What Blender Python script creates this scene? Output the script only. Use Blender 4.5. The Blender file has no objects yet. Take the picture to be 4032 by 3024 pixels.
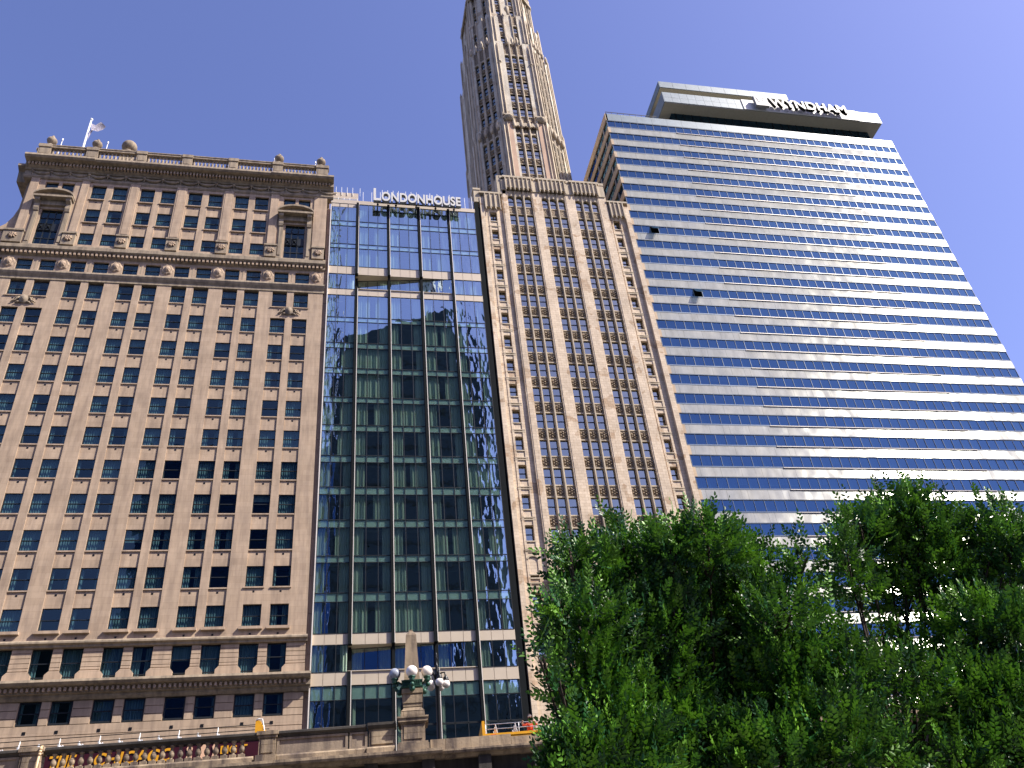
import bpy, math, random
import numpy as np
from mathutils import Matrix, Vector
random.seed(7); RNG = np.random.default_rng(11)
R_ = math.radians
S = bpy.context.scene
COL = S.collection

# ------------------------------------------------------------------ camera
PITCH, YAW, ROLL, FPX = R_(35.663), R_(13.981), R_(-6.490), 3381.5
def cam_axes():
    cp, sp, cy, sy = math.cos(PITCH), math.sin(PITCH), math.cos(YAW), math.sin(YAW)
    fwd = Vector((sy*cp, cy*cp, sp)); right = Vector((cy, -sy, 0)); up = right.cross(fwd)
    cr, sr = math.cos(ROLL), math.sin(ROLL)
    return cr*right + sr*up, -sr*right + cr*up, fwd
_r, _u, _f = cam_axes()
cd = bpy.data.cameras.new('camera'); cam = bpy.data.objects.new('camera', cd); COL.objects.link(cam)
m = Matrix.Identity(4)
for i in range(3):
    m[i][0] = _r[i]; m[i][1] = _u[i]; m[i][2] = -_f[i]
cam.matrix_world = m
cd.sensor_width = 36; cd.sensor_fit = 'HORIZONTAL'; cd.lens = FPX/4032*36
cd.clip_start = .1; cd.clip_end = 6000
S.camera = cam

# ------------------------------------------------------------------ sky, sun, exposure
SUN = Vector((.598, -.352, .72)).normalized()
w = bpy.data.worlds.new('World'); S.world = w; w.use_nodes = True
nt = w.node_tree; nt.nodes.clear()
sky = nt.nodes.new('ShaderNodeTexSky'); sky.sky_type = 'NISHITA'; sky.sun_disc = False
sky.sun_elevation = math.asin(SUN.z); sky.sun_rotation = math.atan2(SUN.x, SUN.y)
sky.air_density = 1.0; sky.dust_density = 1.6; sky.ozone_density = 2.2; sky.altitude = 150
tint = nt.nodes.new('ShaderNodeMix'); tint.data_type = 'RGBA'; tint.blend_type = 'MULTIPLY'
tint.inputs[0].default_value = 1; tint.inputs[7].default_value = (1.26, 1.12, 1.53, 1)
bg = nt.nodes.new('ShaderNodeBackground'); bg.inputs[1].default_value = .09
wo = nt.nodes.new('ShaderNodeOutputWorld')
nt.links.new(sky.outputs[0], tint.inputs[6]); nt.links.new(tint.outputs[2], bg.inputs[0]); nt.links.new(bg.outputs[0], wo.inputs[0])
sd = bpy.data.lights.new('sun', 'SUN'); sd.energy = 5.0; sd.angle = R_(.5); sd.color = (1, .93, .82)
so = bpy.data.objects.new('sun', sd); COL.objects.link(so)
so.rotation_euler = (-SUN).to_track_quat('-Z', 'Y').to_euler(); so.location = (0, 0, 300)
S.view_settings.view_transform = 'Standard'; S.view_settings.look = 'None'
S.view_settings.exposure = .85; S.view_settings.gamma = 1; S.view_settings.use_curve_mapping = False
S.render.engine = 'CYCLES'; S.cycles.max_bounces = 8; S.cycles.transparent_max_bounces = 12
S.render.resolution_x = 1024; S.render.resolution_y = 768

# ------------------------------------------------------------------ materials
class NT:
    def __init__(s, name):
        s.m = bpy.data.materials.new(name); s.m.use_nodes = True; s.t = s.m.node_tree; s.t.nodes.clear()
        s.out = s.n('OutputMaterial')
    def n(s, k, **kw):
        o = s.t.nodes.new('ShaderNode'+k)
        for a, v in kw.items(): setattr(o, a, v)
        return o
    def l(s, a, b): s.t.links.new(a, b)
    def pos(s): return s.n('NewGeometry').outputs['Position']
    def mapped(s, sc, rot=(0, 0, 0)):
        mp = s.n('Mapping'); mp.inputs['Scale'].default_value = sc; mp.inputs['Rotation'].default_value = rot
        s.l(s.pos(), mp.inputs[0]); return mp.outputs[0]
    def noise(s, sc, vec=None, det=4, rough=.6):
        o = s.n('TexNoise'); o.inputs['Scale'].default_value = sc; o.inputs['Detail'].default_value = det
        o.inputs['Roughness'].default_value = rough; s.l(vec or s.pos(), o.inputs['Vector']); return o.outputs['Fac']
    def ramp(s, f, stops):
        o = s.n('ValToRGB'); s.l(f, o.inputs[0]); e = o.color_ramp.elements
        while len(e) < len(stops): e.new(.5)
        for k, (p, c) in zip(e, stops): k.position = p; k.color = (*c, 1) if len(c) == 3 else c
        return o.outputs[0]
    def mix(s, f, a, b, mode='MIX'):
        o = s.n('Mix', data_type='RGBA', blend_type=mode)
        for i, v in ((0, f), (6, a), (7, b)):
            if isinstance(v, (int, float)): o.inputs[i].default_value = v
            elif isinstance(v, tuple): o.inputs[i].default_value = (*v, 1)
            else: s.l(v, o.inputs[i])
        return o.outputs[2]
    def bump(s, h, st, dist=.05):
        o = s.n('Bump'); o.inputs['Strength'].default_value = st; o.inputs['Distance'].default_value = dist
        s.l(h, o.inputs['Height']); return o.outputs[0]
    def pr(s, col, rough=.8, metal=0, nrm=None, spec=.5, **kw):
        o = s.n('BsdfPrincipled')
        if isinstance(col, tuple): o.inputs['Base Color'].default_value = (*col, 1)
        else: s.l(col, o.inputs['Base Color'])
        if isinstance(rough, (int, float)): o.inputs['Roughness'].default_value = rough
        else: s.l(rough, o.inputs['Roughness'])
        o.inputs['Metallic'].default_value = metal; o.inputs['Specular IOR Level'].default_value = spec
        if nrm: s.l(nrm, o.inputs['Normal'])
        for k, v in kw.items(): o.inputs[k].default_value = v
        return o
    def done(s, sh): s.l(sh.outputs[0] if hasattr(sh, 'outputs') else sh, s.out.inputs[0]); return s.m

def stone(name, c, var=.18, bricks=None, bump=.25, rough=.85, dirt=.25, patch=0):
    t = NT(name)
    n1 = t.noise(.35, det=6); n2 = t.noise(9, det=5)
    lo = tuple(v*(1-var) for v in c); hi = tuple(min(1, v*(1+var*.7)) for v in c)
    col = t.ramp(n1, [(.3, lo), (.7, hi)])
    st = t.noise(1, t.mapped((2.2, 2.2, .28)), 5)
    dk = t.ramp(st, [(.36, (1-dirt, 1-dirt, 1-dirt*.9)), (.6, (1, 1, 1))])
    col = t.mix(1, col, dk, 'MULTIPLY')
    h = n2
    if bricks:
        bw, bh, mort, amt = bricks
        sp = t.n('SeparateXYZ'); t.l(t.pos(), sp.inputs[0])
        ad = t.n('Math', operation='ADD'); t.l(sp.outputs[0], ad.inputs[0]); t.l(sp.outputs[1], ad.inputs[1])
        cb = t.n('CombineXYZ'); t.l(ad.outputs[0], cb.inputs[0]); t.l(sp.outputs[2], cb.inputs[1])
        b = t.n('TexBrick'); t.l(cb.outputs[0], b.inputs['Vector']); b.inputs['Scale'].default_value = 1
        b.inputs['Brick Width'].default_value = bw; b.inputs['Row Height'].default_value = bh
        b.inputs['Mortar Size'].default_value = mort; b.inputs['Mortar Smooth'].default_value = .2
        b.inputs['Color1'].default_value = (1, 1, 1, 1); b.inputs['Color2'].default_value = (1-amt, 1-amt*1.15, 1-amt*1.3, 1)
        b.inputs['Mortar'].default_value = (.55, .5, .45, 1); b.inputs['Bias'].default_value = -.25
        col = t.mix(1, col, b.outputs[0], 'MULTIPLY')
        if patch:
            pn = t.noise(.42, det=2); pf = t.ramp(pn, [(.575, (0, 0, 0)), (.59, (1, 1, 1))])
            v2 = t.n('TexBrick'); t.l(cb.outputs[0], v2.inputs['Vector']); v2.inputs['Scale'].default_value = 1
            v2.inputs['Brick Width'].default_value = bw; v2.inputs['Row Height'].default_value = bh; v2.inputs['Mortar Size'].default_value = mort
            v2.inputs['Color1'].default_value = (.68, .58, .5, 1); v2.inputs['Color2'].default_value = (.95, .93, .9, 1); v2.inputs['Mortar'].default_value = (.5, .45, .4, 1)
            fm = t.mix(pf, (1, 1, 1), v2.outputs[0]); col = t.mix(1, col, fm, 'MULTIPLY')
        iv = t.n('Math', operation='MULTIPLY_ADD'); t.l(b.outputs['Fac'], iv.inputs[0]); iv.inputs[1].default_value = -1.2; t.l(n2, iv.inputs[2]); h = iv.outputs[0]
    return t.done(t.pr(col, rough, nrm=t.bump(h, bump, .03), spec=.25))

def ornate(name, c, sc=4.0):
    t = NT(name)
    v = t.n('TexVoronoi'); v.inputs['Scale'].default_value = sc; t.l(t.pos(), v.inputs['Vector'])
    n = t.noise(sc*1.6, det=3)
    s_ = t.n('Math', operation='ADD'); t.l(v.outputs['Distance'], s_.inputs[0]); t.l(n, s_.inputs[1])
    col = t.ramp(s_.outputs[0], [(.45, tuple(x*1.1 for x in c)), (1.0, tuple(x*.55 for x in c))])
    return t.done(t.pr(col, .85, nrm=t.bump(s_.outputs[0], 1.0, -.12), spec=.2))

def plain(name, c, rough=.6, metal=0, var=.12, sc=3, bump=.1, spec=.5, **kw):
    t = NT(name); n = t.noise(sc, det=5)
    col = t.ramp(n, [(.3, tuple(x*(1-var) for x in c)), (.7, tuple(min(1, x*(1+var)) for x in c))])
    return t.done(t.pr(col, rough, metal, t.bump(n, bump, .02), spec, **kw))

def glass(name, refl, thru, fac, wave=(.7, .015), rough=.0, wave2=None, dirt=.0):
    """window pane: a mirror share and a tinted see-through share"""
    t = NT(name)
    g = t.n('BsdfGlossy'); g.inputs['Color'].default_value = (*refl, 1); g.inputs['Roughness'].default_value = rough
    h = t.noise(wave[0], t.mapped((1, 1, .8)), 2, .5)
    st = t.bump(h, 1, wave[1]); 
    if wave2:
        # stronger distortion toward one side of the curtain wall
        sp = t.n('SeparateXYZ'); t.l(t.pos(), sp.inputs[0])
        mr = t.n('MapRange'); t.l(sp.outputs[0], mr.inputs[0])
        mr.inputs[1].default_value, mr.inputs[2].default_value = wave2[0], wave2[1]
        mr.inputs[3].default_value, mr.inputs[4].default_value = 0, 1
        mr2 = t.n('MapRange'); t.l(sp.outputs[0], mr2.inputs[0])
        mr2.inputs[1].default_value, mr2.inputs[2].default_value = wave2[2], wave2[3]
        mr2.inputs[3].default_value, mr2.inputs[4].default_value = 1, 0
        mx = t.n('Math', operation='MAXIMUM'); t.l(mr.outputs[0], mx.inputs[0]); t.l(mr2.outputs[0], mx.inputs[1])
        wv = t.noise(1.0, t.mapped((1.5, 1, .55)), 1.5, .4)
        ml = t.n('Math', operation='MULTIPLY'); t.l(mx.outputs[0], ml.inputs[0]); t.l(wv, ml.inputs[1])
        b2 = t.n('Bump'); b2.inputs['Strength'].default_value = 1; b2.inputs['Distance'].default_value = wave2[4]
        t.l(ml.outputs[0], b2.inputs['Height']); t.l(st, b2.inputs['Normal']); st = b2.outputs[0]
    t.l(st, g.inputs['Normal'])
    tr = t.n('BsdfTransparent'); tr.inputs['Color'].default_value = (*thru, 1)
    lw = t.n('Fresnel'); lw.inputs[0].default_value = 1.5
    ma = t.n('Math', operation='MULTIPLY_ADD', use_clamp=True); t.l(lw.outputs[0], ma.inputs[0]); ma.inputs[1].default_value = .3; ma.inputs[2].default_value = fac
    mx = t.n('MixShader'); t.l(ma.outputs[0], mx.inputs[0]); t.l(tr.outputs[0], mx.inputs[1]); t.l(g.outputs[0], mx.inputs[2])
    return t.done(mx)

def cloth(name, c, sc=5.0):
    t = NT(name); n = t.noise(1, t.mapped((sc, sc, .05)), 3)
    col = t.ramp(n, [(.3, tuple(x*.55 for x in c)), (.65, c)])
    return t.done(t.pr(col, .9, spec=.1))

def metal_panel(name, c):
    t = NT(name)
    n = t.noise(.9, t.mapped((1, 1, .35)), 5); n2 = t.noise(.22, det=2)
    col = t.ramp(n, [(.3, tuple(x*.72 for x in c)), (.7, tuple(x*1.06 for x in c))])
    n3 = t.noise(1, t.mapped((.28, .3, .28)), 3); col = t.mix(1, col, t.ramp(n3, [(.35, (.84, .87, .92)), (.65, (1, 1, .98))]), 'MULTIPLY')
    sp = t.n('SeparateXYZ'); t.l(t.pos(), sp.inputs[0])
    md = t.n('Math', operation='PINGPONG'); t.l(sp.outputs[0], md.inputs[0]); md.inputs[1].default_value = 1.279
    sm = t.ramp(md.outputs[0], [(.012, (.5, .5, .5)), (.03, (1, 1, 1))])
    col = t.mix(1, col, sm, 'MULTIPLY')
    cx = t.n('CombineXYZ'); cx.inputs[0].default_value = 1
    ge = t.n('NewGeometry'); av = t.n('VectorMath', operation='ADD'); t.l(t.bump(n2, .6, .3), av.inputs[0]); av.inputs[1].default_value = (0, 0, .34)
    nv = t.n('VectorMath', operation='NORMALIZE'); t.l(av.outputs[0], nv.inputs[0])
    a = t.pr(col, .24, 1.0, nv.outputs[0], .5, **{'Anisotropic': .85, 'Anisotropic Rotation': .25})
    t.l(cx.outputs[0], a.inputs['Tangent'])
    d = t.pr(col, .7, 0, None, .3)
    mx = t.n('MixShader'); mx.inputs[0].default_value = .78; t.l(a.outputs[0], mx.inputs[1]); t.l(d.outputs[0], mx.inputs[2])
    return t.done(mx)

def leafmat(name, c1, c2):
    t = NT(name)
    n = t.noise(1.3, det=4)
    a = t.n('ObjectInfo'); col = t.ramp(n, [(.35, c1), (.65, c2)])
    d = t.pr(col, .42, 0, None, .35)
    tr = t.n('BsdfTranslucent'); t.l(t.mix(.5, col, (.16, .4, .02), 'MIX'), tr.inputs[0])
    mx = t.n('MixShader'); mx.inputs[0].default_value = .14; t.l(d.outputs[0], mx.inputs[1]); t.l(tr.outputs[0], mx.inputs[2])
    return t.done(mx)

def emat(name, c, rough=.35):
    t = NT(name); return t.done(t.pr(c, rough, 0, None, .5, **{'Subsurface Weight': .0}))

M = dict(
 lime=stone('limestone', (.445, .335, .235), bricks=(1.5, .62, .006, .1), patch=0, bump=.15),
 limedark=stone('weathered_limestone', (.33, .265, .185), dirt=.4),
 terra=stone('cream_terracotta', (.66, .54, .395), bricks=(.62, .37, .012, .16), patch=1, bump=.3, dirt=.12),
 terraplain=stone('smooth_terracotta', (.50, .42, .30), dirt=.3),
 terratower=stone('pale_terracotta', (.62, .56, .44), bricks=(.62, .37, .010, .10), patch=1, bump=.3, dirt=.2),
 tan=stone('tan_terracotta', (.52, .36, .25), dirt=.12),
 orn=ornate('ornate_terracotta', (.42, .33, .23), 4.5),
 wall=stone('old_concrete', (.36, .285, .21), var=.3, dirt=.6, bump=.4),
 wallc=stone('stained_stone', (.38, .295, .20), var=.3, dirt=.72, bump=.5, bricks=(3.2, 9, .012, .05)),
 frame=plain('dark_bronze_frame', (.014, .018, .022), .5, spec=.3),
 grime=stone('grimy_shaded_stone', (.075, .068, .06), var=.3, dirt=.5, bump=.5), grime2=stone('half_grimy_stone', (.20, .165, .13), var=.3, dirt=.6, bump=.5),  # near-black: old dirt on the rail, under-ledge shade painted into the retaining wall
 peach2=plain('cream_pipe', (.62, .45, .26), .5), finblue=plain('blue_grey_mullion', (.05, .08, .13), .4, .3), tanband=stone('tan_concrete_band', (.55, .42, .28), dirt=.2),
 fin=plain('grey_metal_fin', (.012, .014, .015), .9, 0, spec=.05),
 finw=plain('white_metal_edge', (.8, .74, .64), .4, .3, var=.05),
 beige=plain('beige_metal_panel', (.52, .44, .33), .45, .2, var=.05, sc=.8),
 soffit=plain('beige_soffit', (.33, .31, .25), .7, var=.08),
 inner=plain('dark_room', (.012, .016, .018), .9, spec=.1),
 slab=plain('room_slab', (.05, .06, .055), .9, spec=.1),
 panelg=plain('green_grey_panel', (.60, .70, .62), .35, .0, var=.1, spec=.6),
 glg=glass('lg_glass', (.30, .44, .46), (.50, .64, .68), .13, (.8, .004)),
 glh=glass('curtain_wall_glass', (.74, .92, 1.0), (.86, 1.0, .95), .47, (.5, .006), wave2=(10.5, 14.5, -.6, .9, .032)),
 glm=glass('sash_glass', (.78, .84, .76), (.3, .34, .36), .36, (.9, .005)),
 glw=glass('blue_strip_glass', (.085, .18, .31), (.28, .42, .56), .55, (.3, .004)),
 cur=cloth('sheer_curtain', (.66, .76, .62), 7),
 curd=cloth('grey_curtain', (.30, .40, .40), 9),
 metal=metal_panel('brushed_steel_spandrel', (.39, .395, .35)),
 gpar=glass('glass_parapet', (.8, .85, .9), (.7, .78, .78), .3, (.5, .004)),
 frost=plain('pale_glass_fascia', (.125, .17, .19), .4, .1, var=.2, sc=1.2),
 white=plain('white_sign_panel', (.50, .50, .48), .5, var=.04),
 letter=plain('sign_letter_face', (.55, .54, .50), .5, var=.05), letterd=plain('steel_letter_face', (.26, .26, .25), .5, var=.1),
 grey=plain('grey_sign_box', (.24, .24, .24), .5, var=.08),
 dark=plain('near_black_metal', (.012, .013, .014), .4, .4),
 green=plain('verdigris_bronze', (.02, .075, .05), .5, .3, var=.4, sc=14, bump=.5),
 globe=emat('white_globe', (.86, .80, .74), .25),
 globegrey=plain('clouded_globe', (.30, .33, .40), .15, 0, var=.3, sc=8),
 road=stone('asphalt', (.05, .05, .052), dirt=.1), pave=stone('pavement', (.13, .12, .11), bricks=(1.5, 1.5, .01, .06)),
 water=plain('river_water', (.02, .06, .05), .08, 0, sc=1.5, bump=.6),
 maroon=plain('maroon_paint', (.045, .008, .014), .35), yellow=plain('yellow_paint', (.75, .36, .02), .4),
 peach=plain('peach_print', (.80, .5, .32), .5), white2=plain('white_railing', (.80, .80, .78), .4), seat=plain('seat_shell', (.55, .56, .58), .25, var=.35, sc=18),
 skin=plain('skin', (.45, .24, .16), .6), orange=plain('orange_shirt', (.72, .09, .03), .8, var=.25, sc=25), cap=plain('cap_cloth', (.05, .03, .035), .8),
 bark=stone('bark', (.06, .045, .035), var=.4, bump=1, dirt=.5),
 leaf1=leafmat('leaf_green', (.005, .032, .012), (.022, .105, .024)), leaf3=leafmat('leaf_young_bright', (.06, .19, .018), (.16, .37, .04)), leaf2=leafmat('leaf_yellow_green', (.045, .13, .012), (.15, .33, .03)),
 flagb=plain('flag_cloth', (.35, .33, .40), .8, var=.5, sc=4), rtower=plain('dark_tower_skin', (.03, .05, .052), .6),
 blueg=plain('deep_blue_tower_skin', (.015, .09, .28), .4), rwhite=stone('white_glazed_stone', (.72, .70, .64), dirt=.3), roof=plain('roof_gravel', (.2, .19, .17), .9),
)

# ------------------------------------------------------------------ mesh helper
ORI = {}
class MB:
    def __init__(s, T=None): s.v = []; s.f = []; s.mi = []; s.T = T; s.sm = []
    def add(s, vs, fs, mi=0, smooth=False):
        b = len(s.v)
        if s.T: vs = [s.T(*p) for p in vs]
        s.v += [tuple(p) for p in vs]; s.f += [tuple(b+i for i in f) for f in fs]; s.mi += [mi]*len(fs); s.sm += [smooth]*len(fs)
        return s
    def box(s, x0, x1, y0, y1, z0, z1, mi=0):
        return s.add([(x0, y0, z0), (x1, y0, z0), (x1, y1, z0), (x0, y1, z0), (x0, y0, z1), (x1, y0, z1), (x1, y1, z1), (x0, y1, z1)],
                     [(0, 1, 5, 4), (1, 2, 6, 5), (2, 3, 7, 6), (3, 0, 4, 7), (4, 5, 6, 7), (3, 2, 1, 0)], mi)
    def quad(s, a, b, c, d, mi=0): return s.add([a, b, c, d], [(0, 1, 2, 3)], mi)
    def exy(s, poly, z0, z1, mi=0):      # polygon in x,y extruded in z
        n = len(poly); v = [(x, y, z0) for x, y in poly]+[(x, y, z1) for x, y in poly]
        return s.add(v, [tuple(range(n))[::-1], tuple(range(n, 2*n))]+[(i, (i+1) % n, n+(i+1) % n, n+i) for i in range(n)], mi)
    def exz(s, poly, y0, y1, mi=0):      # polygon in x,z extruded in y
        n = len(poly); v = [(x, y0, z) for x, z in poly]+[(x, y1, z) for x, z in poly]
        return s.add(v, [tuple(range(n)), tuple(range(n, 2*n))[::-1]]+[((i+1) % n, i, n+i, n+(i+1) % n) for i in range(n)], mi)
    def eyz(s, poly, x0, x1, mi=0):      # profile in y,z extruded in x
        n = len(poly); v = [(x0, y, z) for y, z in poly]+[(x1, y, z) for y, z in poly]
        return s.add(v, [tuple(range(n))[::-1], tuple(range(n, 2*n))]+[(i, (i+1) % n, n+(i+1) % n, n+i) for i in range(n)], mi)
    def lathe(s, prof, cx, cy, cz=0, n=16, mi=0, smooth=True, sq=False):
        v = []; f = []
        for r, z in prof:
            for k in range(n):
                a = 2*math.pi*(k+(.5 if sq else 0))/n; rr = r*(1.4142 if sq else 1)
                v.append((cx+rr*math.cos(a), cy+rr*math.sin(a), cz+z))
        for j in range(len(prof)-1):
            for k in range(n):
                k2 = (k+1) % n; f.append((j*n+k, j*n+k2, (j+1)*n+k2, (j+1)*n+k))
        f.append(tuple(range(n))[::-1]); f.append(tuple((len(prof)-1)*n+k for k in range(n)))
        return s.add(v, f, mi, smooth)
    def ball(s, c, r, n=20, mi=0, sz=1):
        pr = [(max(.001, r*math.sin(math.pi*i/12)), -r*sz*math.cos(math.pi*i/12)) for i in range(13)]
        return s.lathe(pr, c[0], c[1], c[2], n, mi)
    def tube(s, pts, rs, n=8, mi=0, smooth=True):
        pts = [Vector(p) for p in pts]
        if not isinstance(rs, (list, tuple)): rs = [rs]*len(pts)
        v = []; f = []
        for i, p in enumerate(pts):
            d = (pts[min(i+1, len(pts)-1)]-pts[max(i-1, 0)]).normalized()
            a = d.orthogonal() if abs(d.z) > .95 else d.cross(Vector((0, 0, 1))); a.normalize(); b = d.cross(a)
            for k in range(n):
                t = 2*math.pi*k/n; q = p+rs[i]*(math.cos(t)*a+math.sin(t)*b); v.append(tuple(q))
        for i in range(len(pts)-1):
            for k in range(n):
                k2 = (k+1) % n; f.append((i*n+k, i*n+k2, (i+1)*n+k2, (i+1)*n+k))
        f.append(tuple(range(n))[::-1]); f.append(tuple((len(pts)-1)*n+k for k in range(n)))
        return s.add(v, f, mi, smooth)
    def build(s, name, mats, parent=None, kind=None, label=None):
        if not isinstance(mats, (list, tuple)): mats = [mats]
        o0 = ORI.get(parent.name, (0, 0, 0)) if parent else (0, 0, 0)
        me = bpy.data.meshes.new(name)
        me.from_pydata([(x-o0[0], y-o0[1], z-o0[2]) for x, y, z in s.v], [], s.f)
        for mm in mats: me.materials.append(M[mm])
        me.polygons.foreach_set('material_index', s.mi); me.polygons.foreach_set('use_smooth', s.sm); me.update()
        o = bpy.data.objects.new(name, me); COL.objects.link(o)
        if parent: o.parent = parent; ORI[o.name] = o0
        if kind: o['kind'] = kind
        if label: o['label'] = label
        return o

def thing(name, label, cat, loc=(0, 0, 0), group=None):
    o = bpy.data.objects.new(name, None); COL.objects.link(o); o.location = loc; ORI[o.name] = tuple(loc)
    o['label'] = label; o['category'] = cat
    if group: o['group'] = group
    return o
def tag(o, label, cat, group=None):
    o['label'] = label; o['category'] = cat
    if group: o['group'] = group
    return o
def frameT(ax, ay, bx, by):
    """local (u along A->B, depth inward, z) to world"""
    L = math.hypot(bx-ax, by-ay); ux, uy = (bx-ax)/L, (by-ay)/L
    return (lambda u, d, z: (ax+ux*u-uy*d, ay+uy*u+ux*d, z)), L

# ------------------------------------------------------------------ windows
def curtain(mb, x0, x1, y, z0, z1, mi=0, amp=.05, pitch=.22):
    n = max(3, int((x1-x0)/pitch*4)); v = []; f = []
    ph = random.random()*6
    for i in range(n+1):
        x = x0+(x1-x0)*i/n; yy = y+amp*math.sin(ph+i*math.pi/2+.6*math.sin(i*.7))
        v += [(x, yy, z0), (x, yy, z1)]
    for i in range(n): f.append((2*i, 2*i+2, 2*i+3, 2*i+1))
    mb.add(v, f, mi)

def sash(fr, pa, cu, x, z, w, h, d, cm=0, pm=0, um=0, arch=0, kind=None, fw=.075):
    """double-hung window: left x, sill z; d = depth of the glass"""
    fr.box(x, x+fw, d-.03, d+.07, z, z+h, cm); fr.box(x+w-fw, x+w, d-.03, d+.07, z, z+h, cm)
    fr.box(x+fw, x+w-fw, d-.03, d+.07, z, z+fw*1.3, cm); fr.box(x+fw, x+w-fw, d-.03, d+.07, z+h-fw, z+h, cm)
    fr.box(x+fw, x+w-fw, d-.05, d+.07, z+h*.5-.04, z+h*.5+.04, cm)
    e = random.uniform(-.004, .004)
    pa.quad((x+fw, d+.02+e, z+fw), (x+w-fw, d+.02-e, z+fw), (x+w-fw, d+.02-e, z+h*.5), (x+fw, d+.02+e, z+h*.5), pm)
    e = random.uniform(-.004, .004)
    pa.quad((x+fw, d-.01+e, z+h*.5), (x+w-fw, d-.01-e, z+h*.5), (x+w-fw, d-.01, z+h-fw), (x+fw, d-.01, z+h-fw), pm)
    k = kind if kind is not None else random.random()
    y = d+.25
    if k < .45: curtain(cu, x, x+w, y, z, z+h, um)
    elif k < .85:
        a = random.uniform(.12, .42)*w; b = random.uniform(.12, .42)*w
        curtain(cu, x, x+a, y, z, z+h, um); curtain(cu, x+w-b, x+w, y, z, z+h, um)
    elif k < .93: curtain(cu, x, x+w, y, z+h*random.uniform(.4, .7), z+h, um, amp=.005)

class WinSet:
    """first 100 (nearest the eye) as window > pane, curtain; the rest as one stuff part"""
    def __init__(s, root, fm, pm, cm): s.r = root; s.m = (fm, pm, cm); s.items = []
    def add(s, z, fn, T=None): s.items.append((z, fn, T))
    def flush(s, limit=100):
        s.items.sort(key=lambda a: a[0])
        for z, fn, T in s.items[:limit]:
            a, b, c = MB(T), MB(T), MB(T); fn(a, b, c, 0, 0, 0)
            o = a.build('window', s.m[0], s.r); b.build('pane', s.m[1], o)
            if c.f: c.build('curtain', s.m[2], o)
        if s.items[limit:]:
            a = MB()
            for z, fn, T in s.items[limit:]:
                a.T = T; fn(a, a, a, 0, 1, 2)
            a.build('window', list(s.m), s.r, kind='stuff')

def text_mesh(name, s, size, T, mat, depth, parent, xs=1.0, bold=.0, spacing=1.0, fit=None):
    """raised lettering: T maps local (x along, out, z) to world"""
    c = bpy.data.curves.new(name, 'FONT'); c.body = s; c.size = size; c.extrude = depth/2; c.offset = bold; c.space_character = spacing
    o = bpy.data.objects.new('tmp', c); COL.objects.link(o)
    dg = bpy.context.evaluated_depsgraph_get(); me = bpy.data.meshes.new_from_object(o.evaluated_get(dg))
    COL.objects.unlink(o); bpy.data.objects.remove(o)
    o0 = ORI.get(parent.name, (0, 0, 0)); x0_, y0_, ys = 0, 0, 1
    if fit:
        xx = [v.co.x for v in me.vertices]; yy = [v.co.y for v in me.vertices]
        x0_, y0_ = min(xx), min(yy); xs = fit[0]/(max(xx)-x0_); ys = fit[1]/(max(yy)-y0_)
    for v in me.vertices:
        p = T((v.co.x-x0_)*xs, v.co.z, (v.co.y-y0_)*ys); v.co = (p[0]-o0[0], p[1]-o0[1], p[2]-o0[2])
    me.materials.clear()
    for q in (mat if isinstance(mat, (list, tuple)) else [mat]): me.materials.append(M[q])
    me.name = name
    if isinstance(mat, (list, tuple)):
        me.update()
        for p in me.polygons: p.material_index = 0 if abs(p.normal.y) > .7 else 1
    r = bpy.data.objects.new(name, me); COL.objects.link(r); r.parent = parent; ORI[r.name] = o0
    return r

# ------------------------------------------------------------------ ground, street, river
g = MB(); g.add([(-3000, -3000, -8), (3000, -3000, -8), (3000, 3000, -8), (-3000, 3000, -8)], [(0, 1, 2, 3)]); g.build('ground', 'pave', kind='structure')
g = MB(); g.quad((-400, -90, -4), (400, -90, -4), (400, -6, -4), (-400, -6, -4)); g.build('water', 'water', kind='structure')
g = MB(); g.box(-150, 200, -5.9, 36, -7.9, -1.6); g.build('riverside_path', 'pave', kind='structure')
g = MB(); g.box(-150, 200, 36.2+3, 79.0, -1.5, 8.2); g.build('road', 'road', kind='structure')
g = MB(); g.box(-150, 200, 71, 78.9, 8.2, 8.34); g.build('pavement', 'pave', kind='structure')

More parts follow.
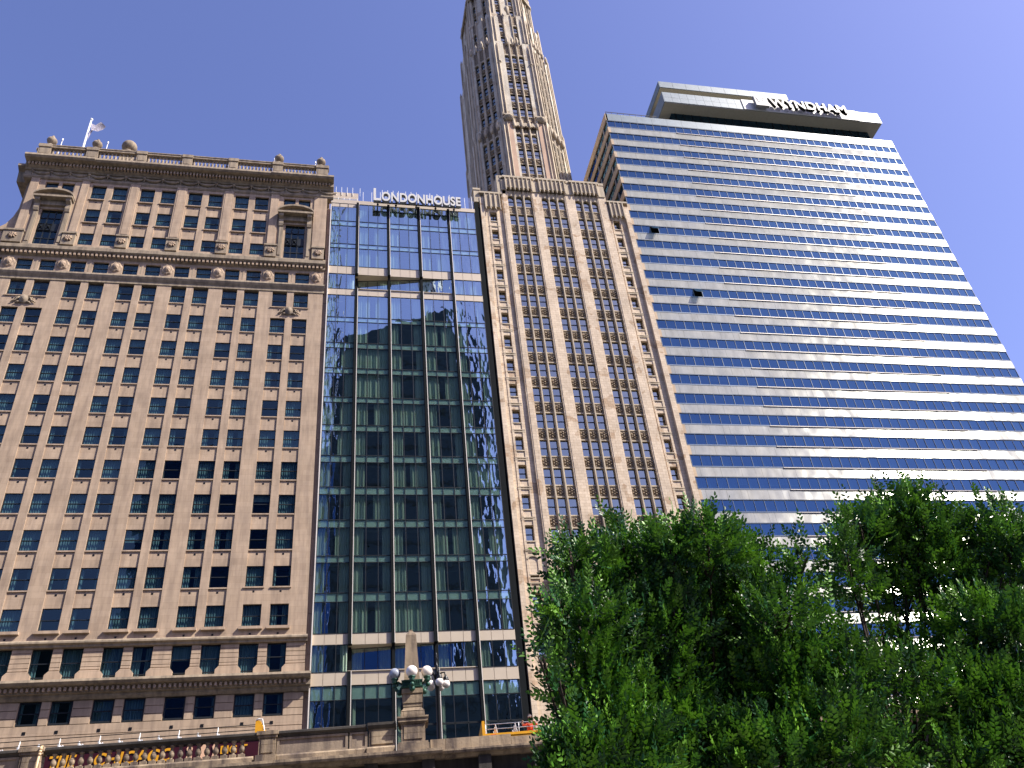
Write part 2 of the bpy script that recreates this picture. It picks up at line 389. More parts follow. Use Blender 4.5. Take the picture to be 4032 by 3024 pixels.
# ================================================================== LIMESTONE OFFICE BLOCK (left)
def limestone_block():
    F = 80.0
    B = thing('limestone_building', 'tall tan limestone building on the left with paired windows, heavy cornice and roof balustrade', 'building', (-20, 80, 8.2))
    pitch = 5.764
    c1 = [-8.28-pitch*k for k in range(7)]; c2 = [-5.80-pitch*k for k in range(7)]
    W = 1.70
    cols = sorted(c1+c2)
    XL = -46.5; XR = -2.35
    wall = MB(); ws = WinSet(B, 'frame', 'glg', 'curd')
    def piers(z0, z1, y=F, xl=XL, xr=XR, cs=cols, w=W):
        e = [xl]
        for c in cs: e += [c, c+w]
        e.append(xr)
        for i in range(0, len(e), 2): wall.box(e[i], e[i+1], y, y+.9, z0, z1)
    # main shaft
    rows = [71.67-3.912*k for k in range(11)]
    piers(30.0, 71.95)
    sp = MB(); sill = MB(); vents = MB(); slot = MB()
    for ci, c in enumerate(cols):
        for ri, zt in enumerate(rows):
            zb = zt-2.2
            last = ri == len(rows)-1
            ws.add((F-c*.3)+zb, (lambda fr, pa, cu, a, b, d, c=c, zb=zb: sash(fr, pa, cu, c, zb, W, 2.2, F+.24, a, b, d)))
            wall.box(c, c+W, F+.32, F+.9, zb+2.2, zb+2.2+.02)
            if not last:
                nz = rows[ri+1]
                flush = (ri == 9 and c > -9) or (ri == 0 and (c > -9 or -37.2 < c < -34))
                sp.box(c, c+W, F+(.003 if flush else .14), F+.9, nz, zb-.12)
                sill.box(c-(.12 if flush else 0), c+W+(.12 if flush else 0), F-(.12 if flush else -.02), F+.4, zb-.13, zb)
                vents.box(c+W*.5-.09, c+W*.5+.09, F+(-.01 if flush else .12), F+.2, zb-.55, zb-.37)
            else:
                sill.box(c-.2, c+W+.2, F-.28, F+.4, zb-.26, zb)
                sp.box(c, c+W, F+.003, F+.9, 30.0, zb-.26)
                vents.box(c+W*.5-.09, c+W*.5+.09, F-.015, F+.2, zb-.75, zb-.57)
    # string course over the chamfered row
    def course(prof, x0, x1, mb=wall): mb.eyz(prof, x0, x1)
    wall.box(XL, XR, F, F+.9, 29.45, 30.0)
    tr = MB()
    tr.eyz([(F+.5, 29.45), (F-.28, 29.45), (F-.42, 29.3), (F-.42, 29.15), (F-.22, 29.05), (F-.18, 28.85), (F+.5, 28.85)], XL, XR+.12)
    # chamfered-sill row
    piers(26.2, 28.85, F+.1)
    e = [XL]
    for c in cols: e += [c, c+W]
    e.append(XR)
    for i in range(0, len(e), 2):
        z = 28.83
        while z > 26.9:
            z2 = max(z-.43, 26.85); wall.box(e[i]+(.0 if i else 0), e[i+1], F, F+.1, z2+.05, z); z = z2
        wall.exz([(e[i]-(.3 if i else 0), 26.1), (e[i+1]+(.3 if i < len(e)-2 else 0), 26.1), (e[i+1]+(.3 if i < len(e)-2 else 0), 26.5), (e[i+1], 26.82), (e[i], 26.82), (e[i]-(.3 if i else 0), 26.5)], F-.06, F+.3)
    for c in cols: ws.add(F-c*.3+26, (lambda fr, pa, cu, a, b, d, c=c: sash(fr, pa, cu, c, 26.3, W, 2.5, F+.26, a, b, d)))
    wall.box(XL, XR, F-.06, F+.9, 25.6, 26.1)
    # big lower cornice
    tr.eyz([(F+.6, 25.95), (F-1.25, 25.72), (F-1.3, 25.5), (F-1.12, 25.3), (F-.62, 25.2), (F-.6, 24.75), (F-.35, 24.72), (F-.3, 24.5), (F-.12, 24.3), (F+.6, 24.3)], XL, -1.78)
    den = MB(); x = XL
    while x < -2.2: den.box(x, x+.2, F-.84, F-.58, 24.86, 25.18); x += .42
    # low row with rusticated joints
    piers(8.2, 24.3, F+.09)
    for i in range(0, len(e), 2):
        z = 24.25
        while z > 22.3:
            z2 = z-.68; wall.box(e[i]+(.05 if i else 0), e[i+1]-(.05 if i < len(e)-2 else 0), F, F+.09, max(z2, 22.27)+.05, z); z = z2
    for c in cols:
        ws.add(F-c*.3+22, (lambda fr, pa, cu, a, b, d, c=c: sash(fr, pa, cu, c, 22.35, W, 1.9, F+.13, a, b, d, fw=.11)))
        wall.box(c, c+W, F+.1, F+.9, 8.2, 22.3)
        vents.box(c+W*.5-.13, c+W*.5+.13, F-.03, F+.1, 21.6, 21.85)
    z = 22.27
    while z > 9:
        z2 = z-(.85 if z > 21 else .62); wall.box(XL, XR, F, F+.085, z2+.06, z); z = z2
    # lower band, frieze row, band above
    tr.eyz([(F+.5, 73.25), (F-.38, 73.1), (F-.42, 72.85), (F-.3, 72.6), (F-.08, 72.3), (F-.08, 71.95), (F+.5, 71.95)], XL, XR+.12)
    piers(73.2, 75.9)
    for c in cols:
        ws.add(F-c*.3+73, (lambda fr, pa, cu, a, b, d, c=c: sash(fr, pa, cu, c, 73.42, W, 1.75, F+.24, a, b, d)))
        wall.box(c, c+W, F+.01, F+.9, 75.17, 75.9)
    for c in c1: slot.box(c+W+.32, c+W+.44, F-.012, F+.05, 73.6, 74.8)
    tr.eyz([(F+.6, 77.5), (F-.1, 77.5), (F-.2, 77.05), (F-.66, 76.85), (F-.66, 76.35), (F-.5, 76.2), (F-.2, 76.1), (F-.2, 75.75), (F-.06, 75.6), (F+.6, 75.6)], XL, XR+.1)
    x = XL
    while x < -2.4: den.box(x, x+.24, F-.48, F-.18, 75.72, 76.12); x += .48
    # cartouches in the frieze
    for k in range(7):
        cx = -3.28-pitch*k
        cm = MB(); T = lambda u, d, z, cx=cx: (cx+u, F-d, 74.5+z)
        cm.T = T
        cm.lathe([(.62, -.02)], 0, 0)if False else None
        ov = [(.66*math.cos(a)*(1+.09*math.cos(7*a)), .80*math.sin(a)*(1+.09*math.cos(7*a))) for a in [2*math.pi*i/36 for i in range(36)]]
        cm.add([(x_, .02, z_) for x_, z_ in ov]+[(x_*.8, .2, z_*.8) for x_, z_ in ov]+[(x_*.62, .12, z_*.62) for x_, z_ in ov]+[(x_*.56, .14, z_*.56) for x_, z_ in ov]+[(x_*.35, .34, z_*.42) for x_, z_ in ov]+[(0, .38, 0)],
               [(36*j+i, 36*j+(i+1) % 36, 36*(j+1)+(i+1) % 36, 36*(j+1)+i) for j in range(4) for i in range(36)]+[(144+i, 144+(i+1) % 36, 180) for i in range(36)], 0, True)
        cm.build('cartouche', 'lime', B)
    for cx in (-6.2, -6.2-pitch*5):
        cm = MB(lambda u, d, z, cx=cx: (cx+u, F-d, 68.85+z))
        ov = [(math.cos(a), math.sin(a)) for a in [2*math.pi*i/28 for i in range(28)]]
        R = [(.5, .62, .02), (.46, .58, .22), (.34, .46, .2), (.28, .4, .3), (.12, .18, .4)]
        cm.add([(x_*a, d, z_*b) for a, b, d in R for x_, z_ in ov]+[(0, .42, 0)], [(28*j+i, 28*j+(i+1) % 28, 28*(j+1)+(i+1) % 28, 28*(j+1)+i) for j in range(4) for i in range(28)]+[(112+i, 112+(i+1) % 28, 140) for i in range(28)], 0, True)
        for sgn in (-1, 1):
            cm.tube([(sgn*.45, .1, .25), (sgn*.7, .16, .1), (sgn*.8, .12, -.2), (sgn*1.05, .14, -.3), (sgn*1.3, .1, -.5)], [.1, .12, .09, .1, .03], 6)
            cm.tube([(sgn*.35, .1, -.4), (sgn*.6, .15, -.45), (sgn*.85, .1, -.62)], [.1, .11, .03], 6)
            cm.tube([(sgn*.5, .1, .1), (sgn*.85, .15, .15), (sgn*1.0, .1, -.05)], [.08, .09, .03], 6)
        cm.build('cartouche', 'limedark', B)
    # crown storeys
    XL2 = -38.5
    mid1 = [c for c in c1 if -32 < c < -9+.1 and c < -9]; mid2 = [c for c in c2 if -32 < c < -11]
    mid = sorted(mid1+mid2)
    z0, z1 = 77.5, 89.0
    ew = [XL2, -36.78, -35.25, -34.86, -33.42]  # left pavilion small windows
    ee = []
    for c in mid: ee += [c, c+W]
    edges = [-33.42]+ee+[-7.93]
    for i in range(0, len(edges), 2): wall.box(edges[i], edges[i+1], F+.04, F+.9, z0, z1)
    crows = [(85.85, 2.5), (81.75, 2.4), (77.9, 2.05)]
    for c in mid:
        for zb, h in crows:
            ws.add(F-c*.3+zb, (lambda fr, pa, cu, a, b, d, c=c, zb=zb, h=h: sash(fr, pa, cu, c, zb, W, h, F+.3, a, b, d)))
        sp.box(c, c+W, F+.16, F+.9, 84.15, 85.72); sp.box(c, c+W, F+.16, F+.9, 79.95, 81.62); sp.box(c, c+W, F+.05, F+.9, 88.35, 89); sp.box(c, c+W, F+.05, F+.9, 77.5, 77.9)
        for zz in (85.85, 81.75): sill.box(c-.08, c+W+.08, F-.06, F+.4, zz-.13, zz); vents.box(c+W*.5-.08, c+W*.5+.08, F+.14, F+.2, zz-.55, zz-.4)
    # pilasters between the pairs
    for xa, xb in [(-26.9, -25.75), (-21.25, -20.0), (-15.45, -14.25)]:
        wall.box(xa, xb, F-.12, F+.04, 79.6, 88.9); wall.box(xa+.18, xb-.18, F-.16, F-.12, 79.9, 88.6)
    peds = [(-33.0, -31.55), (-26.98, -25.68), (-21.3, -19.95), (-15.5, -14.2), (-9.7, -8.3), (-3.98, -2.5), (-39.4, -37.3)]
    for xa, xb in peds:
        tr.box(xa, xb, F-.3, F+.04, 77.5, 79.3); tr.box(xa-.08, xb+.08, F-.42, F+.04, 79.3, 79.55)
        cx = (xa+xb)/2
        ro = MB(lambda u, d, z, cx=cx: (cx+u, F-.3-d, 78.5+z))
        for i in range(8):
            a = i*math.pi/4; ro.tube([(0, .05, 0), (.28*math.cos(a), .12, .28*math.sin(a)), (.5*math.cos(a), .03, .5*math.sin(a))], [.08, .12, .05], 6)
        ro.ball((0, .08, 0), .14, 10); ro.build('rosette', 'lime', B)
    # end pavilions
    for cx in (-35.05, -6.25):
        s = 1
        for a, b in ((cx-3.4, cx-2.45), (cx+2.5, cx+3.35)) if cx < -20 else ((cx-3.3, cx-2.3), (cx+2.2, cx+3.85)):
            wall.box(a, b, F-.14, F+.9, 79.55, z1-.0)
        la, lb = cx-1.72, cx+1.72
        wall.box(cx-(2.45 if cx < -20 else 2.3), cx-1.72, F, F+.9, z0, z1); wall.box(cx+1.72, cx+(2.5 if cx < -20 else 2.2), F, F+.9, z0, z1)
        wall.box(cx-.2, cx+.2, F+.02, F+.9, 86.0, z1); wall.box(cx-1.72, cx+1.72, F+.02, F+.9, 83.6, 86.2); wall.box(cx-1.72, cx+1.72, F+.03, F+.9, 88.4, z1)
        for wx in (cx-1.65, cx+.2): ws.add(F-wx*.3+86.2, (lambda fr, pa, cu, a, b, d, wx=wx: sash(fr, pa, cu, wx, 86.25, 1.42, 2.1, F+.3, a, b, d)))
        # door-height window
        fd = MB(); pn = MB()
        xa, xb = cx-1.22, cx+1.22
        wall.box(cx-1.72, xa, F+.1, F+.9, z0, 83.6); wall.box(xb, cx+1.72, F+.1, F+.9, z0, 83.6)
        for k in range(4):
            u = xa+(xb-xa)*k/3; fd.box(u-.06, u+.06, F+.32, F+.44, 77.6, 83.6)
        for zz in (77.6, 78.8, 80.0, 82.2, 83.5): fd.box(xa, xb, F+.30, F+.42, zz, zz+.12)
        fd.box(xa, xb, F+.26, F+.46, 80.12, 81.3)
        for k in range(2):
            u = xa+.1+k*.82
            for sx in (0, .62): fd.box(u+sx, u+sx+.05, F+.2, F+.26, 80.15, 81.25, 1)
            fd.tube([(u+.1, F+.23, 80.3), (u+.56, F+.23, 81.1)], .035, 5, 1); fd.tube([(u+.1, F+.23, 81.1), (u+.56, F+.23, 80.3)], .035, 5, 1)
            fd.ball((u+.33, F+.23, 80.7), .14, 8, 1); fd.box(u, u+.66, F+.2, F+.26, 81.2, 81.27, 1); fd.box(u, u+.66, F+.2, F+.26, 80.12, 80.19, 1)
        pn.quad((xa, F+.38, 77.6), (xb, F+.38, 77.6), (xb, F+.38, 83.6), (xa, F+.38, 83.6))
        o = fd.build('tall_window', ['frame', 'fin'], B); pn.build('pane', 'glg', o)
        # pediment on consoles
        pd = MB()
        for sx in (-1, 1):
            a = cx+sx*1.75
            pd.box(a-.3, a+.3, F-.12, F+.1, 77.5, 83.2); pd.box(a-.18, a+.18, F-.2, F-.12, 77.9, 82.9)
            pd.eyz([(F, 84.8), (F-.85, 84.8), (F-.8, 84.4), (F-.4, 84.1), (F-.42, 83.4), (F-.3, 83.0), (F, 83.0)], a-.28, a+.28)
        pd.box(cx-1.95, cx+1.95, F-.3, F+.1, 84.0, 84.8); pd.box(cx-2.2, cx+2.2, F-1.0, F+.1, 84.8, 85.1)
        arc = []
        for i in range(17):
            t = -1+2*i/16; arc.append((cx+2.25*t, 85.1+1.25*math.sqrt(max(0, 1-t*t*.92))-.35))
        top = [(x_, z_+.28) for x_, z_ in arc]
        for i in range(16):
            pd.exz([arc[i], arc[i+1], top[i+1], top[i]], F-1.05, F+.1)
        pd.exz([(cx-2.0, 85.1)]+[(x_, z_) for x_, z_ in arc[1:-1]]+[(cx+2.0, 85.1)], F-.55, F+.1)
        pd.build('pediment', 'limedark', B)
    # crown entablature: frieze, garlands, dentils, corona
    def ent(x0, x1, y, k=0):
        tr.eyz([(y+.9, 91.65), (y-1.55+k, 91.72), (y-1.62+k, 91.35), (y-1.4+k, 91.12), (y-.62, 91.05), (y-.6, 90.5), (y-.3, 90.3), (y-.22, 90.15), (y-.02, 90.1), (y-.02, 89.25), (y-.14, 89.2), (y-.14, 89.0), (y, 88.8), (y+.9, 88.8)], x0, x1)
    ent(-39.45, -31.3, F-.12); ent(-31.3, -9.6, F); ent(-9.6, -1.62, F-.12)
    tr.eyz([(F+14, 91.62), (F+.2, 91.68), (F+.2, 91.3), (F+.9, 90.9), (F+1.2, 89.3), (F+14, 89.3)], -40.7, -38.5)
    wall.box(-39.2, -38.5, F+.9, F+14, 77.5, 89.3); wall.box(XR-.02, XR+.2, F+.92, F+14, 77.5, 91)
    x = -39.1
    while x < -2: den.box(x, x+.2, F-.95, F-.55, 90.55, 91.0); x += .4
    gl = MB(); x = -38.6
    while x < -3.0:
        pts = [(x+2.2*i/8, F-.15, 90.0-.42*math.sin(math.pi*i/8)) for i in range(9)]
        gl.tube(pts, [.1, .14, .18, .2, .22, .2, .18, .14, .1], 7); gl.ball((x, F-.22, 89.95), .2, 8); gl.tube([(x, F-.18, 89.9), (x-.05, F-.15, 89.35)], [.12, .04], 5)
        gl.tube([(x, F-.2, 90.15), (x+.25, F-.2, 90.3)], [.12, .05], 5); x += 2.2
    gl.build('garland', 'limedark', B)
    wall.box(XL2, -2.37, F+.05, F+.9, 88.8, 89.6)
    # roof balustrade
    tr.add(den.v, den.f, 1); tr.build('cornice', ['limedark', 'lime'], B)
    roof = MB(); roof.box(XL2, -2.4, F+.9, F+28, 91.2, 91.6); roof.box(XL, XL2, F+.9, F+28, 77.0, 77.45); roof.build('roof', 'roof', B)
    rb = MB(); y0 = F-.75; rz0, rz1 = 91.7, 94.4
    rb.box(-38.5, -2.35, y0, y0+.5, rz0, rz0+.9); rb.box(-38.5, -2.35, y0-.08, y0+.58, rz1-.42, rz1-.05); rb.box(-38.5, -2.35, y0-.15, y0+.62, rz1-.12, rz1+.02)
    bp = [(-38.55, -37.1), (-32.85, -31.5), (-26.8, -25.6), (-21.15, -19.95), (-15.35, -14.2), (-9.7, -8.4), (-4.0, -2.45)]
    for a, b in bp:
        rb.box(a, b, y0-.1, y0+.6, rz0+.5, rz1-.44); rb.box(a-.06, b+.06, y0-.22, y0+.7, rz1-.47, rz1+.06)
        rb.box(a+.2, b-.2, y0-.14, y0-.1, rz0+1.0, rz1-.7)
    for i in range(6):
        a = bp[i][1]+.25; b = bp[i+1][0]-.25; n = int((b-a)/.42)
        for k in range(n+1):
            x = a+(b-a)*k/n
            rb.lathe([(.15, 0), (.15, .12), (.08, .2), (.17, .5), (.14, .75), (.07, 1.0), (.14, 1.12), (.14, 1.3)], x, y0+.25, rz0+.88, 8)
    # side return of the balustrade
    rb.box(-39.0, -38.4, y0+.5, F+14, rz0, rz0+.9); rb.box(-39.05, -38.35, y0+.5, F+14, rz1-.42, rz1)
    rb.build('roof_balustrade', 'limedark', B)
    for x, i in ((-37.45, 0), (-32.0, 1), (-9.0, 5), (-3.45, 6)):
        u = MB()
        u.lathe([(.42, 0), (.4, .3), (.28, .4), (.15, .48), (.24, .6), (.52, .85), (.62, 1.15), (.58, 1.4), (.32, 1.52), (.38, 1.6), (.28, 1.72), (.18, 1.85), (.22, 2.0), (.11, 2.15), (.03, 2.3)], x, y0+.3, rz1+.02, 14)
        for k in range(4):
            a = k*math.pi/2+.4; u.ball((x+.5*math.cos(a), y0+.3+.5*math.sin(a), rz1+1.3), .14, 8)
        u.build('urn', 'limedark', B)
    b_ = MB(); b_.lathe([(.7, 0), (.75, .3), (.6, .5)], -28.75, F+1.5, 96.4, 16); b_.ball((-28.75, F+1.5, 97.9), .98, 20); b_.box(-29.5, -28.0, F+.7, F+2.3, 91.6, 96.4); b_.build('ball_finial', 'limedark', B)
    # volute beyond the left corner
    vo = MB()
    pts = [(-38.5, 88.8)]
    for i in range(13):
        a = i/12*math.pi/2; pts.append((-44.0+(5.0)*(1-math.sin(a)*0)-0+5.0*0-5.2*(1-math.cos(a))*0-5.0*(1-math.cos(a))+.2, 86.4-6.6*math.sin(a)))
    pts += [(-46.5, 79.6), (-46.5, 78.0), (-38.5, 78.0)]
    vo.exz([(-38.5, 88.8), (-38.95, 88.8), (-38.95, 86.0), (-39.05, 84.0), (-39.35, 82.5), (-39.9, 81.2), (-40.8, 80.3), (-42.5, 79.9), (-46.5, 79.75), (-46.5, 78.6), (-38.5, 78.6)], F+.6, F+2.2)
    vo.box(-46.5, -38.5, F+.1, F+3, 77.4, 78.6); vo.box(-46.5, -37.4, F-.25, F+.1, 79.4, 79.65)
    vo.box(-46.5, -38.5, F-.05, F+.6, 77.4, 79.4)
    vo.build('scroll_buttress', 'lime', B)
    # strip at the right side joining the glass tower
    st = MB()
    z = 8.2
    while z < 87.2: st.box(-2.33, -1.90, F+.25, F+3, z, min(z+3.86, 87.2)); z += 3.9
    st.build('side_strip', 'tan', B)
    wall.add(sp.v, sp.f); wall.add(sill.v, sill.f); wall.add(vents.v, vents.f, 1); wall.add(slot.v, slot.f, 2)
    wall.build('wall', ['lime', 'dark', 'limedark'], B)
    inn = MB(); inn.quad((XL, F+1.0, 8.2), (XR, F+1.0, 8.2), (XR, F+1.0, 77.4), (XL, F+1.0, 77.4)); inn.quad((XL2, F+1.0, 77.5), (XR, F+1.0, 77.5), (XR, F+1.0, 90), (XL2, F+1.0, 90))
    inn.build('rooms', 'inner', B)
    sd_ = MB(); sd_.box(XL, XL+.6, F+.9, F+28, 8.2, 77.4); sd_.box(XL, XR, F+27.5, F+28, 8.2, 77.4); sd_.box(XL2, XR, F+27.5, F+28, 77.4, 91.5); sd_.box(XR-.3, XR, F+.9, F+28, 8.2, 91.2); sd_.build('rear_wall', 'lime', B)
    ws.flush()
    # flagpole, flag, aerials
    y0 = F+1.2
    fp = thing('flagpole', 'white flagpole with a limp flag on the roof of the left building', 'flagpole', (-34.3, y0, 91.6))
    p = MB(); p.tube([(-34.3, y0, 91.6), (-34.3, y0, 102.6)], [.2, .1], 10); p.ball((-34.3, y0, 102.7), .2, 10); p.build('pole', 'white2', fp)
    fl = MB(); n = 14; v = []; f = []
    for i in range(n+1):
        for j in range(9):
            t = i/n; s_ = j/8
            v.append((-34.2+2.0*t*(1-.45*s_)+.15*math.sin(5*t+3*s_), y0+.3*math.sin(7*t+2*s_), 101.9+.3*math.sin(t*2.4)-.4*t-(1.0+2.2*(1-t)**1.5)*s_))
    for i in range(n):
        for j in range(8): f.append((i*9+j, (i+1)*9+j, (i+1)*9+j+1, i*9+j+1))
    fl.add(v, f, 0, True); fl.build('flag', 'flagb', fp)
    for x, h, l in ((-36.75, 4.0, 'thin white roof aerial beside the leftmost urn of the balustrade'), (-31.2, 4.1, 'thin white roof aerial right of the flagpole'), (-9.75, 3.4, 'thin white roof aerial left of the second urn from the right'), (-4.25, 3.4, 'thin white roof aerial left of the rightmost urn')):
        a = MB(); a.tube([(x, F+.6, 91.6), (x, F+.6, 94.4+h-.9)], .045, 6); a.tube([(x, F+.6, 94.4+h-1.4), (x, F+.6, 94.4+h-.9)], .09, 6)
        tag(a.build('roof_aerial', 'white2'), l, 'aerial', 'aerials on the limestone roof')
limestone_block()

# ================================================================== GLASS TOWER
def glass_tower():
    F = 80.0
    B = thing('glass_tower', 'narrow glass curtain wall tower with LONDONHOUSE sign between two stone buildings', 'building', (8, 80, 8.2))
    bays = [(-1.8, 1.45), (1.82, 5.48), (5.82, 9.5), (9.88, 13.55), (13.87, 17.4)]
    fins = [(1.45, 1.82), (5.48, 5.82), (9.5, 9.88), (13.55, 13.87)]
    # spandrels (z0,z1,beige?)
    sp = [(84.0, 84.9), (79.95, 80.72), (75.43, 76.76, 1), (71.9, 72.92, 1), (67.65, 68.36), (63.65, 64.45), (59.95, 60.72), (55.9, 56.63), (52.1, 52.9), (48.15, 49.0), (44.25, 45.15), (40.47, 41.33), (36.65, 37.38), (32.6, 33.5), (28.42, 29.5, 1), (24.65, 25.9, 1), (23.38, 24.65, 2)]
    top = {0: 88.6, 1: 88.28, 2: 88.2, 3: 88.15, 4: 88.1}
    levels = []
    zt = 88.2
    for s in sp:
        levels.append((s[1], zt)); zt = s[0]
    levels.append((21.0, 23.38)); levels.append((12.5, 20.9))
    spn, bei, mull, gspn = MB(), MB(), MB(), MB()
    wob = []
    for bi, (x0, x1) in enumerate(bays):
        ps = [x0+(x1-x0)*k/3 for k in range(4)]
        for s in sp:
            beige = len(s) > 2 and s[2] == 1
            one = MB()
            if beige:
                for k in range(3):
                    one.box(ps[k]+(.02 if k else 0), ps[k+1]-(.02 if k < 2 else 0), F+(.0), F+.12, s[0], s[1])
                one.box(x0, x1, F+.06, F+.1, s[0]-.0, s[1]-.01)
                one.build('spandrel', 'beige', B)
            else:
                one.quad((x0, F+.03, s[0]), (x1, F+.03, s[0]), (x1, F+.03, s[1]), (x0, F+.03, s[1]), 1)
                for k in range(4):
                    x = min(max(ps[k], x0+.03), x1-.03); one.box(x-.03, x+.03, F-.035, F+.12, s[0]+.03, s[1]-.03, 2)
                one.quad((x0, F+.07, s[0]+.02), (x1, F+.07, s[0]+.02), (x1, F+.07, s[1]-.02), (x0, F+.07, s[1]-.02), 0)
                one.build('spandrel', ['panelg', 'glh', 'frame'], B)
        if bi == 0: bei.box(x0, x1, F, F+.1, 87.55, 88.2); bei.box(x0, x1, F, F+.12, 88.6, 90.4) if False else None
        for li, (z0, z1) in enumerate(levels):
            rec = 1 <= bi <= 3 and li in (3, 15)
            d0 = d1 = 0
            if rec:
                d0 = 1.2*(13.4-x0)/11.6; d1 = 1.2*(13.4-x1)/11.6
            win = MB(); pn = MB(); cu = MB()
            y = lambda x: F+d0+(d1-d0)*(x-x0)/(x1-x0)
            for k in range(4):
                x = ps[k]; a = .03
                if 0 < k < 3 or rec: win.box(x-a, x+a, y(x)-.035, y(x)+.12, z0, z1)
                elif k == 0: win.box(x, x+.05, y(x)-.03, y(x)+.12, z0, z1)
                else: win.box(x-.05, x, y(x)-.03, y(x)+.12, z0, z1)
            for zz in (z0, z1):
                for k in range(3):
                    xa, xb = ps[k]+.05, ps[k+1]-.05
                    win.add([(xa, y(xa)-.03, zz-.03), (xb, y(xb)-.03, zz-.03), (xb, y(xb)-.03, zz+.03), (xa, y(xa)-.03, zz+.03), (xa, y(xa)+.1, zz-.03), (xb, y(xb)+.1, zz-.03), (xb, y(xb)+.1, zz+.03), (xa, y(xa)+.1, zz+.03)], [(0, 1, 2, 3), (4, 7, 6, 5), (0, 4, 5, 1), (3, 2, 6, 7)])
            for k in range(3):
                e = random.uniform(-.004, .004); xa, xb = ps[k], ps[k+1]
                zh = z1
                # glass runs over the spandrel above too when that is glazed
                pn.quad((xa, y(xa)+.03+e, z0), (xb, y(xb)+.03-e, z0), (xb, y(xb)+.03-e*.3, zh), (xa, y(xa)+.03+e*.3, zh))
            # curtains
            r = random.random(); W = x1-x0; yy = F+d0+.45
            op = [(0, random.uniform(.24, .33)), (1-random.uniform(.2, .3), 1)]
            if r < .25: op = [(0, random.uniform(.3, .45)), (random.uniform(.5, .6), 1)]
            elif r < .33: op = [(0, 1)]
            if li >= 16: op = [(0, .12)]
            for a, b in op: curtain(cu, x0+W*a, x0+W*b, yy-.1, z0-.2, z1+.1, 0, .045, .3)
            o = win.build('window', 'frame', B); pn.build('pane', 'glh', o); cu.build('curtain', 'cur', o)
    bei.build('corner_panel', 'beige', B)
    # recess soffits and sills
    so_ = MB()
    for z0, z1 in ((72.92, 75.43), (25.9, 28.42)):
        so_.exy([(1.5, F+.13), (13.6, F+.13), (13.6, F+.2), (1.5, F+1.5)], z1+.004, z1+.3)
        so_.exy([(1.5, F+.13), (13.6, F+.13), (13.6, F+.2), (1.5, F+1.5)], z0-.3, z0-.004)
        so_.box(1.45, 13.5, F-.12, F+.02, z0-.004, z0+.07)
    so_.build('recess_soffit', 'beige', B)
    fn = MB(); fw_ = MB()
    for i, (a, b) in enumerate(fins):
        d = .42
        segs = [(8.2, 25.9-.02), (28.4, 72.9), (75.4, 88.3)] if i < 3 else [(8.2, 88.3)]
        for z0, z1 in segs:
            fn.box(a, b, F-.28, F+.3, z0, z1); fw_.box(b-.06, b+.003, F-.31, F-.279, z0, z1)
        if i < 3:
            for z0, z1 in ((25.88, 28.4), (72.9, 75.4)): fn.box(a+.06, b-.02, F+(.95 if i == 0 else .55 if i == 1 else .3)-.3, F+1.0, z0, z1)
    fw_.box(-1.9, -1.8, F-.28, F+.4, 8.2, 87.7)
    fn.box(17.4, 18.02, F+.05, F+.8, 8.2, 90.3); fn.box(18.02, 18.24, F+.5, F+.9, 8.2, 90.0)
    fn.build('fins', 'fin', B); fw_.build('fin_edges', 'finw', B)
    # parapet with glass guard
    pa = MB(); pa.box(-1.9, 17.45, F+.02, F+.25, 88.28, 88.95); pa.box(-1.9, 1.7, F+2.0, F+2.3, 88, 92.6); pa.box(1.7, 17.4, F+2.6, F+2.9, 88, 91.8); pa.box(-1.9, 18, F+.25, F+9, 87.9, 88.3)
    pa.box(15.6, 17.2, F+2.0, F+3.5, 88, 91.0)
    pa.build('parapet', 'beige', B)
    gg = MB(); gg.quad((1.7, F+.1, 88.9), (17.4, F+.1, 88.9), (17.4, F+.1, 90.6), (1.7, F+.1, 90.6)); gg.quad((-1.9, F+2.0, 92.6), (17.4, F+2.0, 92.6), (17.4, F+2.0, 93.4), (-1.9, F+2.0, 93.4))
    gg.quad((-1.9, F+.1, 88.2), (1.5, F+.1, 88.2), (1.5, F+.1, 89.3), (-1.9, F+.1, 89.3))
    pp = gg; x = -1.7
    while x < 17.4:
        pp.box(x-.03, x+.03, F+.03, F+.09, 88.5 if x > 1.6 else 88.2, 90.75+random.uniform(0, .35) if x > 1.6 else 89.4, 1)
        if random.random() < .8: pp.box(x+.35, x+.41, F+1.9, F+1.98, 92.0, 93.6, 1)
        x += random.choice((.75, 1.0, 1.15))
    pp.build('glass_guard', ['gpar', 'white2'], B)
    co = MB(); co.box(13.6, 14.8, F+4, F+6, 88.3, 94.6); co.build('roof_flue', 'dark', B)
    # slabs and dark rooms
    sl = MB()
    for s in sp: sl.box(-1.8, 17.4, F+1.55, F+5, s[0]+.2, s[0]+.5)
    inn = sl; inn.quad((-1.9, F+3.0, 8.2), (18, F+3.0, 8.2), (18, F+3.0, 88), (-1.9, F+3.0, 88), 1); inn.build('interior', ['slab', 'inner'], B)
    bk = MB(); bk.box(-1.9, 18.2, F+9, F+9.4, 8.2, 88.3); bk.box(17.6, 18.0, F+.8, F+9, 8.2, 88.3); bk.box(-1.9, -1.7, F+.8, F+9, 8.2, 88.3); bk.build('rear_wall', 'slab', B)
    # rooftop sign
    sg = thing('rooftop_sign', 'off-white LONDONHOUSE letters mounted along the glass tower parapet', 'sign', (9.5, F-1.1, 88.6))
    y = F-1.15
    tw = text_mesh('lettering', 'L', 3.1, lambda u, d, z: (3.62+u, y-d, 87.75+z), ['letter', 'grey'], .5, sg, 1.0, .07, 1.0, (1.0, 2.35))
    text_mesh('lettering', 'ONDONHOUSE', 2.42, lambda u, d, z: (4.68+u, y-d, 87.75+z), ['letter', 'grey'], .5, sg, .80, .065, 1.02, (10.65, 1.78))
